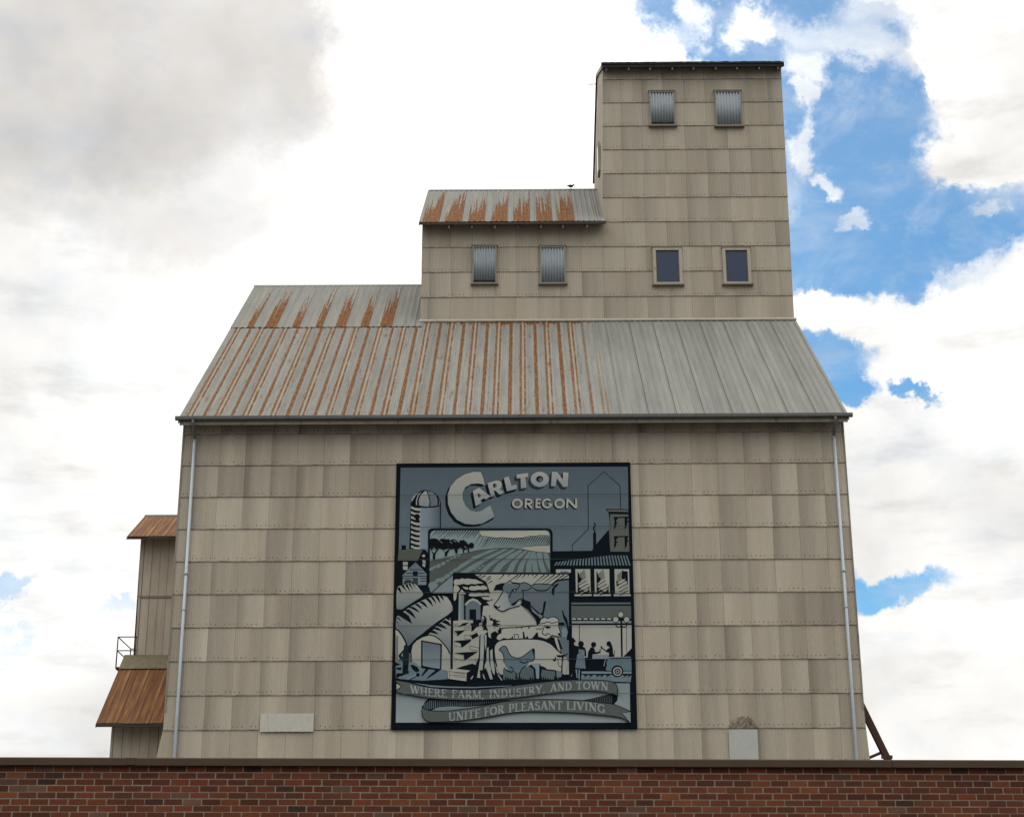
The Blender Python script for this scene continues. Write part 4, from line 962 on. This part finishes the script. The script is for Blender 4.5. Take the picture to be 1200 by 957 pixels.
P(C5([(333, 768), (360, 705), (425, 684), (475, 680), (450, 715), (432, 768), (380, 762)]), K); P(C5([(540, 668), (650, 682), (645, 700), (560, 688)]), K)
for q in ([(480, 682), (525, 655), (545, 668)], [(645, 690), (680, 676), (720, 682), (760, 705), (778, 730), (755, 752), (710, 768), (670, 762)], [(670, 765), (682, 800), (678, 860), (640, 900)], [(640, 705), (625, 735), (600, 755)], [(548, 770), (530, 820), (515, 855)]): LN(sm(C5(q), 4, False), 1.0)
P(C5([(545, 775), (555, 755), (600, 750), (610, 765), (585, 785)]), K); EL(603.1, 692, .9, .9, Wc, 8)
P(sm(C5([(785, 725), (830, 755), (900, 765), (965, 752), (1015, 705), (1000, 735), (960, 770), (890, 778), (825, 768)]), 3), K); LN(sm(C5([(780, 705), (850, 690), (930, 692), (1015, 700)]), 4, False), 1.0)
P(C5([(1012, 800), (1018, 750), (1050, 705), (1098, 680), (1095, 700), (1052, 745), (1038, 830)]), K); LN(sm(C5([(1018, 715), (1060, 665), (1130, 645), (1225, 635)]), 4, False), 1.8)
P(D2([(672, 100), (700, 130), (765, 150), (770, 190), (830, 245), (880, 290), (905, 270), (912, 230), (918, 170), (935, 140), (950, 150), (938, 220), (922, 290), (918, 345), (900, 345), (885, 370), (880, 410), (860, 460), (840, 440), (838, 400), (820, 345), (740, 245), (655, 190)]), K)
P(D2([(765, 205), (800, 240), (850, 290), (905, 310), (905, 330), (880, 345), (860, 320), (790, 265)]), (.15, .19, .19))
P(D2([(1135, 250), (1150, 255), (1160, 300), (1195, 350), (1205, 400), (1222, 500), (1225, 600), (1190, 600), (1200, 480), (1180, 400), (1150, 340)]), K)
P(D2([(1130, 560), (1130, 480), (1160, 440), (1205, 500), (1190, 560)]), (.16, .215, .24))
# sheep
P(sm(D2([(372, 575), (395, 535), (425, 520), (430, 485), (475, 462), (600, 458), (740, 445), (840, 432), (870, 408), (895, 350), (940, 338), (970, 350), (1010, 330), (1070, 340), (1095, 372), (1092, 430), (1115, 500), (1125, 530), (1105, 555), (1060, 552), (1010, 545), (975, 570), (920, 588), (700, 596), (420, 600)]), 3), (.35, .35, .31))
LN(sm(D2([(410, 470), (475, 458), (600, 452), (740, 438), (830, 430), (868, 405), (892, 350), (940, 335), (970, 348), (1010, 328), (1070, 338), (1098, 372), (1095, 430), (1115, 500), (1128, 530), (1108, 560), (1055, 552), (1015, 545), (1000, 600)]), 3, False), 1.0)
for q in ([(870, 410), (930, 400), (970, 385), (1020, 400), (1090, 385)], [(835, 470), (910, 465), (935, 440), (1000, 455)], [(920, 470), (905, 520), (950, 545), (960, 520), (1000, 540)]): LN(sm(D2(q), 3, False), .9)
P(D2([(935, 435), (1000, 440), (1005, 458), (955, 468)]), K); P(D2([(1085, 520), (1120, 515), (1115, 552), (1095, 545)]), K); EL(658, 731, 4.0, 1.9, K, 14)
P(D2([(400, 605), (450, 575), (500, 585), (545, 575), (555, 545), (565, 580), (680, 588), (675, 500), (690, 500), (705, 580), (730, 550), (745, 582), (790, 575), (830, 520), (850, 505), (860, 560), (900, 570), (960, 590), (1010, 560), (1045, 580), (1000, 625), (900, 612), (600, 600), (450, 612)]), K)
P(D2([(1015, 565), (1045, 565), (1075, 640), (1125, 740), (1100, 750), (1010, 650), (985, 610)]), K); P(D2([(1045, 570), (1070, 570), (1095, 640), (1115, 740), (1085, 700), (1060, 630)]), (.34, .34, .3)); P(D2([(1080, 560), (1105, 600), (1140, 700), (1120, 710), (1090, 630)]), K)
for x in (600, 665, 750): P(D2([(x-12, 448), (x+12, 446), (x, 472)]), K)
LN(D2([(580, 570), (575, 530), (615, 528), (632, 575)]), .8)
# pig and hen
P(sm(D2([(345, 690), (365, 640), (430, 605), (600, 592), (780, 592), (900, 605), (1000, 650), (1070, 715), (1130, 765), (1190, 755), (1130, 800), (1150, 900), (1130, 960), (1060, 960), (930, 940), (870, 880), (800, 880), (640, 950), (440, 1000), (400, 980), (368, 900), (350, 790)]), 3), (.34, .34, .30))
LN(sm(D2([(372, 910), (348, 790), (342, 690), (365, 638), (430, 600), (600, 588), (780, 588), (900, 600), (1005, 645), (1075, 712), (1135, 762)]), 3, False), 1.3)
P(E2([(370, 100), (450, 100), (445, 240), (430, 260), (395, 210)]), (.32, .32, .28))
P(E2([(445, 185), (600, 215), (720, 165), (800, 180), (820, 320), (445, 320)]), (.085, .11, .115)); P(E2([(760, 120), (870, 125), (868, 300), (835, 305), (825, 190)]), (.19, .24, .26)); P(E2([(885, 190), (960, 200), (1055, 212), (1055, 312), (885, 312)]), (.085, .11, .115)); P(E2([(1070, 205), (1135, 215), (1130, 270), (1090, 310), (1070, 310)]), (.12, .16, .17))
for q in ([(870, 120), (885, 150), (930, 165), (960, 190), (1060, 200), (1060, 215), (960, 205), (900, 190), (885, 305), (870, 305)], [(740, 150), (775, 135), (825, 185), (835, 300), (810, 320), (800, 190)], [(1055, 205), (1070, 205), (1072, 312), (1055, 312)]): P(E2(q), K)
P(D2([(1070, 775), (1130, 775), (1215, 752), (1150, 795), (1150, 880), (1165, 1010), (1150, 1100), (1125, 960), (1135, 800), (1080, 800)]), K); P(D2([(1020, 820), (1045, 825), (1060, 790), (1070, 830), (1045, 855)]), K); LN(D2([(1085, 815), (1095, 900), (1130, 915)]), .7)
P(E3([(245, 100), (290, 50), (310, 130), (270, 260), (240, 240)]), (.3, .31, .28))
P(sm(D2([(398, 712), (428, 685), (455, 672), (485, 690), (505, 735), (535, 780), (600, 805), (660, 800), (740, 745), (800, 702), (812, 750), (805, 830), (760, 850), (720, 910), (640, 970), (560, 960), (490, 930), (455, 850), (452, 780), (425, 735)]), 3), (.10, .145, .165))
LN(sm(D2([(455, 860), (452, 780), (425, 735), (398, 714), (428, 684), (458, 668), (488, 688), (508, 735), (538, 782), (600, 808), (660, 800), (740, 745), (802, 700), (815, 755), (808, 830), (755, 852)]), 3, False), 1.0)
LN(sm(D2([(640, 850), (700, 868), (740, 845)]), 3, False), 1.3); LN(sm(D2([(525, 910), (580, 945), (650, 945), (710, 900)]), 3, False), 1.2); P(D2([(780, 705), (812, 700), (805, 760), (800, 790), (790, 740)]), K)
LN(sm(E2([(455, 170), (490, 205), (545, 225), (570, 200), (600, 245), (590, 300)]), 3, False), 1.1); LN(E2([(660, 200), (635, 250), (645, 310)]), 1.1); P(E2([(560, 190), (660, 190), (640, 225), (600, 235)]), (.12, .16, .17))
g_ = [(55, 330), (440, 320)]
for k in range(30): g_ += [(440 + k*26, 318 - (k > 24)*10), (450 + k*26, 318 - (10 + (k*37 % 45)) - (k > 24)*10)]
g_ += [(1230, 270), (1330, 300), (1330, 360), (800, 380), (0, 410)]
P(E2(g_), K)
# ribbons
PART = 'ribbon_banner'
P(E1([(88, 290), (250, 335), (470, 385), (800, 400), (1450, 388), (1450, 440), (600, 440), (200, 350), (88, 330)]), K)
P(E1([(300, 352), (500, 378), (700, 392), (1000, 398), (1450, 380), (1440, 388), (1000, 412), (700, 408), (500, 398)]), (.15, .19, .20))
def band(top, bot, col, w=.8):
    P(top + bot[::-1], col); LN(top, w); LN(bot, w)
# striped reverse sides
P(E1([(470, 530), (430, 565), (402, 620), (430, 665), (510, 668), (600, 630), (740, 622), (900, 630), (1100, 612), (1300, 575), (1460, 548), (1100, 545), (700, 535)]), K)
for k in range(46):
    x = 420 + k*22.2; yt = 548 if x > 480 else 590 - (x-420)*.6; yb = min(655, 640 - (x-600)*.12) if x < 600 else (622 if x < 900 else 622 - (x-900)*.135)
    if x < 600: yb = 660 - max(0, x-480)*.28
    if yb - yt > 4: LN(E1([(x, yt), (x, yb)]), .95 if x < 900 else .8, (.12, .155, .175) if x < 560 else (.10, .125, .135))
P(E1([(520, 668), (560, 640), (640, 630), (740, 627), (900, 638), (800, 668), (650, 680)]), (.17, .215, .225))
P(E3([(440, 557), (600, 525), (800, 476), (888, 500), (886, 550), (838, 608), (700, 582)]), K)
for k in range(17):
    x = 480 + k*21; yt = 552 - (x-480)*.22 if x < 800 else 490; yb = 562 + (x-480)*.10
    if x > 820: yb -= (x-820)*1.2; 
    if yb-yt > 5: LN(E3([(x, yt), (x, yb)]), .85, (.075, .09, .09))
up_t = sm(E1([(78, 318), (240, 345), (450, 400), (700, 424), (1000, 428), (1200, 416), (1400, 394), (1600, 368), (1800, 345), (2000, 325), (2300, 315), (2500, 320), (2610, 335), (2670, 372), (2686, 420)]), 4, False)
up_b = sm(E1([(90, 458), (180, 480), (300, 500), (500, 532), (700, 546), (900, 552), (1100, 550), (1350, 540), (1600, 515), (1800, 488), (2000, 462), (2250, 446), (2450, 450), (2600, 474), (2686, 500)]), 4, False)
band(up_t, up_b, (.088, .100, .092))
LN(E1([(2686, 418), (2686, 502)]), .9)
P(E1([(78, 318), (162, 392), (88, 458), (70, 440), (70, 330)]), K); P(E1([(98, 358), (150, 393), (100, 432)]), (.33, .33, .29))
lo_t = sm(E1([(400, 618), (425, 655), (500, 676), (700, 678), (900, 652), (1100, 622), (1300, 580), (1450, 562), (1700, 546), (2000, 545), (2250, 555), (2500, 582), (2650, 605), (2835, 682)]), 4, False)
lo_b = sm(E1([(400, 740), (440, 788), (510, 810), (700, 805), (900, 790), (1200, 745), (1400, 708), (1600, 690), (1800, 690), (2200, 702), (2500, 728), (2680, 748), (2760, 775), (2835, 825)]), 4, False)
P(lo_t + lo_b[::-1], (.088, .100, .092)); LN(lo_t, .9); LN(lo_b, .9); LN(E1([(402, 618), (394, 680), (402, 742)]), .9)
P(E1([(2838, 690), (2735, 703), (2838, 825)]), (.2, .245, .25)); LN(E1([(2838, 688), (2735, 703), (2838, 828)]), 1.0)
# slogan: serif capitals drawn from thick and thin strokes (unit box, y up)
PART = 'slogan_word'
T_, H_ = .17, .085
def st(x0, y0, x1, y1, w): return (x0, y0, x1, y1, w)
def srf(x, y, l=.30): return (x-l/2, y, x+l/2, y, .07)
def bowl(cx, cy, rx, ry, a0, a1, w1=.17, w2=.07, n=7):
    o = []
    for k in range(n):
        a, b = R(a0+(a1-a0)*k/n), R(a0+(a1-a0)*(k+1)/n); m_ = abs(math.cos((a+b)/2))
        o.append((cx+rx*math.cos(a), cy+ry*math.sin(a), cx+rx*math.cos(b), cy+ry*math.sin(b), w2+(w1-w2)*m_))
    return o
GL = {
 'W': (1.15, [(.10, 1, .36, 0, T_), (.36, 0, .56, 1, H_), (.56, 1, .80, 0, T_), (.80, 0, 1.02, 1, H_), srf(.1, .97), srf(.56, .97), srf(1.02, .97, .24)]),
 'H': (.92, [(.2, 0, .2, 1, T_), (.72, 0, .72, 1, T_), (.2, .5, .72, .5, H_), srf(.2, .03), srf(.2, .97), srf(.72, .03), srf(.72, .97)]),
 'E': (.74, [(.2, 0, .2, 1, T_), (.05, .97, .64, .97, .08), (.05, .03, .66, .03, .08), (.2, .52, .52, .52, H_), (.62, .78, .62, 1, .07), (.65, 0, .65, .24, .07), (.52, .4, .52, .64, .06)]),
 'F': (.68, [(.2, 0, .2, 1, T_), (.05, .97, .62, .97, .08), srf(.2, .03, .34), (.2, .52, .5, .52, H_), (.61, .76, .61, 1, .07), (.5, .4, .5, .64, .06)]),
 'R': (.84, [(.2, 0, .2, 1, T_), (.05, .97, .4, .97, .08), (.2, .50, .42, .50, .08), srf(.2, .03, .32)] + bowl(.40, .735, .20, .235, -90, 90) + [(.38, .5, .72, 0, T_), srf(.74, .03, .2)]),
 'A': (.92, [(.16, 0, .46, 1, H_), (.46, 1, .76, 0, T_), (.27, .34, .66, .34, .07), srf(.14, .03, .26), srf(.77, .03, .28)]),
 'M': (1.1, [(.16, 0, .18, 1, H_), (.18, 1, .52, .05, T_), (.52, .05, .88, 1, H_), (.88, 1, .9, 0, T_), srf(.16, .03, .26), srf(.92, .03, .28), srf(.12, .97, .2), srf(.95, .97, .2)]),
 ',': (.34, [(.16, .10, .16, -.02, .16), (.18, -.02, .10, -.2, .06)]),
 'I': (.42, [(.2, 0, .2, 1, T_), srf(.2, .03, .34), srf(.2, .97, .34)]),
 'N': (.96, [(.2, 0, .2, 1, H_), (.18, 1, .76, 0, T_), (.76, 0, .76, 1, H_), srf(.2, .03, .26), srf(.12, .97, .24), srf(.77, .97, .26)]),
 'D': (.88, [(.2, 0, .2, 1, T_), (.05, .97, .42, .97, .08), (.05, .03, .42, .03, .08)] + bowl(.40, .5, .36, .47, -90, 90, n=9)),
 'U': (.92, [(.2, 1, .2, .32, T_), (.72, 1, .72, .32, H_), srf(.2, .97), srf(.72, .97, .24)] + bowl(.46, .32, .26, .29, 180, 360, .13, .09)),
 'S': (.66, bowl(.34, .74, .20, .23, 35, 270, .13, .09, 8) + bowl(.34, .27, .23, .24, 90, -145, .14, .09, 8) + [(.52, .74, .53, .98, .06), (.12, .04, .12, .28, .06)]),
 'T': (.82, [(.4, 0, .4, 1, T_), (.06, .97, .74, .97, .08), srf(.4, .03, .34), (.07, .76, .07, 1, .07), (.73, .76, .73, 1, .07)]),
 'Y': (.86, [(.12, 1, .42, .45, T_), (.42, .45, .72, 1, H_), (.42, 0, .42, .48, T_), srf(.42, .03, .32), srf(.12, .97, .28), srf(.73, .97, .24)]),
 'O': (.94, bowl(.46, .5, .35, .46, 0, 360, .17, .08, 16)),
 'P': (.74, [(.2, 0, .2, 1, T_), (.05, .97, .4, .97, .08), (.2, .44, .42, .44, .08), srf(.2, .03, .34)] + bowl(.40, .705, .21, .265, -90, 90)),
 'L': (.72, [(.2, 0, .2, 1, T_), srf(.2, .97, .34), (.05, .03, .64, .03, .08), (.64, 0, .64, .27, .07)]),
 'V': (.86, [(.12, 1, .44, 0, T_), (.44, 0, .74, 1, H_), srf(.12, .97, .28), srf(.74, .97, .24)]),
 'G': (.92, bowl(.47, .5, .35, .46, 42, 318, .17, .08, 13) + [(.74, .05, .74, .42, .15), srf(.72, .42, .30), (.72, .72, .74, .97, .06)]),
}
def lettering(word, x0, x1, base, hgt, col=TX):
    tot = sum(GL[c][0] for c in word); sx = (x1-x0)/tot; cx = x0
    for c in word:
        wd, ss = GL[c]; xm = cx + wd*sx/2; y0 = base(xm); sl = (base(xm+20)-base(xm-20))/40; Q = []
        for (a, b, c_, d, w) in ss:
            A_, B_ = (cx + a*sx, b*hgt), (cx + c_*sx, d*hgt); dx, dy = B_[0]-A_[0], B_[1]-A_[1]; l = math.hypot(dx, dy) or 1
            px = -dy/l*w*.5; py = dx/l*w*.5; ww = (sx*abs(dy/l) + hgt*abs(dx/l))
            px *= ww; py *= ww
            q = [(A_[0]+px, A_[1]+py), (B_[0]+px, B_[1]+py), (B_[0]-px, B_[1]-py), (A_[0]-px, A_[1]-py)]
            Q.append(E1([(x, y0 - y + (x-xm)*sl) for x, y in q]))
        DRAW.append((Q, col, PART + '|' + word)); cx += wd*sx
def curve(pts):
    def f(x):
        for (a, b), (c, d) in zip(pts, pts[1:]):
            if x <= c: return b + (d-b)*(x-a)/(c-a)
        return pts[-1][1]
    return f
bs1 = curve([(250, 468), (350, 484), (500, 506), (700, 524), (900, 530), (1100, 532), (1300, 523), (1500, 508), (1700, 484), (1900, 456), (2050, 438), (2250, 428), (2400, 427), (2600, 438)])
for w_, a, b in (('WHERE', 258, 692), ('FARM,', 742, 1128), ('INDUSTRY,', 1182, 1842), ('AND', 1893, 2152), ('TOWN', 2198, 2582)): lettering(w_, a, b, bs1, 92)
bs2 = curve([(700, 800), (900, 778), (1080, 752), (1350, 706), (1500, 688), (1700, 668), (1900, 662), (2100, 665), (2300, 672), (2450, 690), (2560, 712)])
for w_, a, b in (('UNITE', 703, 1085), ('FOR', 1122, 1362), ('PLEASANT', 1408, 2046), ('LIVING', 2084, 2545)): lettering(w_, a, b, bs2, 98)
# place name
PART = 'title_lettering'
Cb = [(1085, 127), (1000, 127), (900, 152), (800, 212), (730, 295), (697, 390), (700, 500), (735, 600), (805, 688), (900, 735), (1000, 744), (1100, 732), (1180, 690), (1238, 655), (1242, 640), (1222, 590), (1196, 516), (1150, 545), (1100, 580), (1038, 598), (960, 578), (905, 525), (872, 450), (870, 370), (905, 305), (975, 268), (1050, 262), (1100, 270), (1132, 288), (1115, 200)]
P(C1([(x-30 if x < 1150 else x-8, y+28) for x, y in Cb]), K); P(C1([(x-15, y+14) for x, y in Cb]), K)
P(C1([(x+(4 if x > 1000 else -4), y-4 if y < 400 else y+4) for x, y in Cb]), K)
P(C1([(1132, 288), (1196, 516)] + Cb[17:26]), SLT)
P(C1([(1132, 288), (1090, 300), (1020, 290), (950, 290), (905, 330), (895, 345), (905, 300), (975, 264), (1050, 260), (1110, 268)]), K)
P(C1(Cb), (.36, .35, .30), (.20, .24, .24))
LET = [
 ([(90, 350), (165, 310), (300, 415), (240, 452), (222, 434), (180, 462), (190, 492), (125, 530)], [(148, 370), (190, 410), (155, 430)]),
 ([(262, 258), (360, 228), (400, 230), (428, 255), (432, 290), (418, 318), (400, 328), (465, 365), (408, 396), (350, 345), (335, 350), (352, 404), (305, 422)], [(325, 275), (348, 262), (368, 272), (370, 295), (352, 310), (335, 315)]),
 ([(455, 198), (510, 178), (545, 290), (603, 274), (612, 325), (490, 356)], None),
 ([(603, 157), (738, 140), (741, 188), (705, 192), (723, 312), (655, 323), (650, 198), (606, 206)], None),
 ([(875+108*math.cos(a), 214+90*math.sin(a)) for a in (2*math.pi*k/22 for k in range(22))], [(874+42*math.cos(a), 212+38*math.sin(a)) for a in (2*math.pi*k/16 for k in range(16))]),
 ([(1018, 125), (1078, 126), (1145, 218), (1150, 130), (1214, 134), (1204, 303), (1150, 303), (1075, 200), (1062, 296), (1008, 292)], None)]
for i, (q, h) in enumerate(LET):
    dk = K if i < 3 else (.028, .034, .038)
    for dx, dy in ((-28, 32), (-18, 20), (-8, 9)): P(C2([(x+dx, y+dy) for x, y in q]), dk)
for i, (q, h) in enumerate(LET):
    cx = sum(p[0] for p in q)/len(q); cy = sum(p[1] for p in q)/len(q)
    P(C2([(cx+(x-cx)*1.045, cy+(y-cy)*1.045) for x, y in q]), K)
    P(C2(q), (.37, .36, .32), (.24, .275, .28))
    if h: P(C2(h), K); hx = sum(p[0] for p in h)/len(h); P(C2([(hx+(x-hx)*.6+10, y*.7+.3*h[0][1]+8) for x, y in h]), SLT)
def ring(cx, cy, ro, ri, c, hole, n=26):
    EL(cx, cy, ro, ro*.94, c, n); EL(cx, cy, ri, ri*.94, hole, n)
def oregon(dx, dy, c, grow, hole):
    o = lambda x, y: (545 + x/10 + dx, 540 + y/10 + dy)
    w = 2.25 + grow
    for cx in (612, 1108): EL(*o(cx, 497), 6.2+grow/2, 5.8+grow/2, c, 26); EL(*o(cx, 497), 6.2-w+grow/2, 5.8-w+grow/2, hole, 22)
    LN([o(712, 440-grow*4), o(710, 552+grow*4)], w, c); LN([o(705, 451), o(755, 452)], w, c); LN([o(710, 503), o(755, 500)], w*.85, c); LN(sm([o(748, 452), o(776, 462), o(778, 488), o(748, 502)], 3, False), w*.95, c); LN([o(740, 503), o(783, 552+grow*3)], w, c)
    LN([o(838, 440-grow*4), o(836, 552+grow*4)], w, c)
    for y, xx in ((450, 885), (495, 880), (541, 885)): LN([o(830-grow*3, y), o(xx+grow*4, y)], w*.92, c)
    pts = [o(963 + 51*math.cos(R(a)), 497 - 47*math.sin(R(a))) for a in range(45, 361, 15)]; LN(pts + [o(1012, 508)], w, c); LN([o(975-grow*4, 505), o(1022, 505)], w*.85, c)
    LN([o(1200, 440-grow*4), o(1196, 552+grow*4)], w*.95, c); LN([o(1300, 440-grow*4), o(1302, 552+grow*4)], w*.95, c); LN([o(1198, 445), o(1300, 548)], w*1.15, c)
oregon(-1.3, 1.2, K, .5, K); oregon(-.6, .6, K, 1.0, K)
for cx in (612, 1108): EL(545+cx/10-.3, 540+49.7+.3, 4.4, 4.2, SLT, 20)
oregon(0, 0, (.36, .35, .29), 0, SLT)
# seams between the sheets that carry the sign
PART = 'painted_scene'
# build: each shape one thin coat above whatever it covers
def board(p):
    q = at(p[0], p[1], YS); return q.x, q.z
LAY, meshes, step = [], {}, .0005
for pts, cols, part in DRAW:
    if isinstance(pts[0], list): polys = pts; flat = [p for q in pts for p in q]; cc_ = [[cols]*len(q) for q in pts]
    else: polys = [pts]; flat = pts; cc_ = [cols]
    x0, x1 = min(p[0] for p in flat), max(p[0] for p in flat); y0, y1 = min(p[1] for p in flat), max(p[1] for p in flat)
    ly = 1 + max([l for (a, b, c, d, l) in LAY if a < x1 and b > x0 and c < y1 and d > y0] or [0])
    base_l = ly
    mbx = meshes.setdefault(part, [])
    for k, (q, c) in enumerate(zip(polys, cc_)):
        mbx.append((q, c, base_l + (k % 2)*.5 + (k % 5)*.04))
    LAY.append((x0, x1, y0, y1, base_l + (1 if len(polys) > 1 else 0)))
for part, lst in meshes.items():
    bm = bmesh.new(); cl = bm.loops.layers.float_color.new('Col')
    for q, c, ly in lst:
        w = [board(p) for p in q]; area = sum(w[i][0]*w[(i+1) % len(w)][1] - w[(i+1) % len(w)][0]*w[i][1] for i in range(len(w)))
        idx = list(range(len(w)))
        if area < 0: idx.reverse()                   # face the street
        vs = [bm.verts.new((w[i][0], YS - ly*step, w[i][1])) for i in idx]
        try: f = bm.faces.new(vs)
        except ValueError: continue
        for lp, i in zip(f.loops, idx): lp[cl] = (*c[i], 1)
    bm.normal_update(); bmesh.ops.triangulate(bm, faces=bm.faces)
    part = part.split('|')[0]; me = bpy.data.meshes.new(part); bm.to_mesh(me); bm.free()
    if 'paint' not in M: M['paint'] = mat_vcol('sign_paint', .9, .10, .03)[0]
    me.materials.append(M['paint']); o = bpy.data.objects.new(part, me); COL.objects.link(o); o.parent = mur
bx0, bx1 = -4.69, 3.93; bz0, bz1 = 11.325, 21.10
M['sign_black'] = mat_plain('sign_black', (.0055, .0085, .012), .9, .2, 1.5, spec=.03)
m = MB()
for zz0, zz1 in [(max(bz0, 21.075-1.2165*(k+1)+.006), min(bz1, 21.075-1.2165*k-.006)) for k in range(-1, 8)]:
    if zz1 > zz0: m.box((bx0, YS, zz0), (bx1, 59.955, zz1))
m.box((bx0+.002, YS+.01, bz0), (bx1-.002, 59.96, bz1))
m.build('backing_board', M['sign_black'], mur)
top = max(l[4] for l in LAY)*step
m = MB()
for k in range(0, 8):
    z = 21.075 - 1.2165*k
    if bz0 < z < bz1-.1: m.box((bx0+.16, YS-top-.004, z-.008), (bx1-.12, YS-top-.002, z+.008))
M['seam'] = mat_plain('seam_dark', (.04, .046, .046), .9, .3, 2)  # thin dark strip drawn along each gap between the sheets
m.build('panel_seam', M['seam'], mur)

# ---------------------------------------------------------------- put every empty at the base of its thing
for th, base in ((elev, (-.4, 74.2, 0)), (anx, (-14.2, 69, 0)), (rl, (-15.7, 68.2, zb-.08)), (br, (b2.x, YB, 0)), (mur, (-.38, 59.95, bz0))):
    base = Vector(base); th.location = base
    for ch in th.children: ch.location -= base
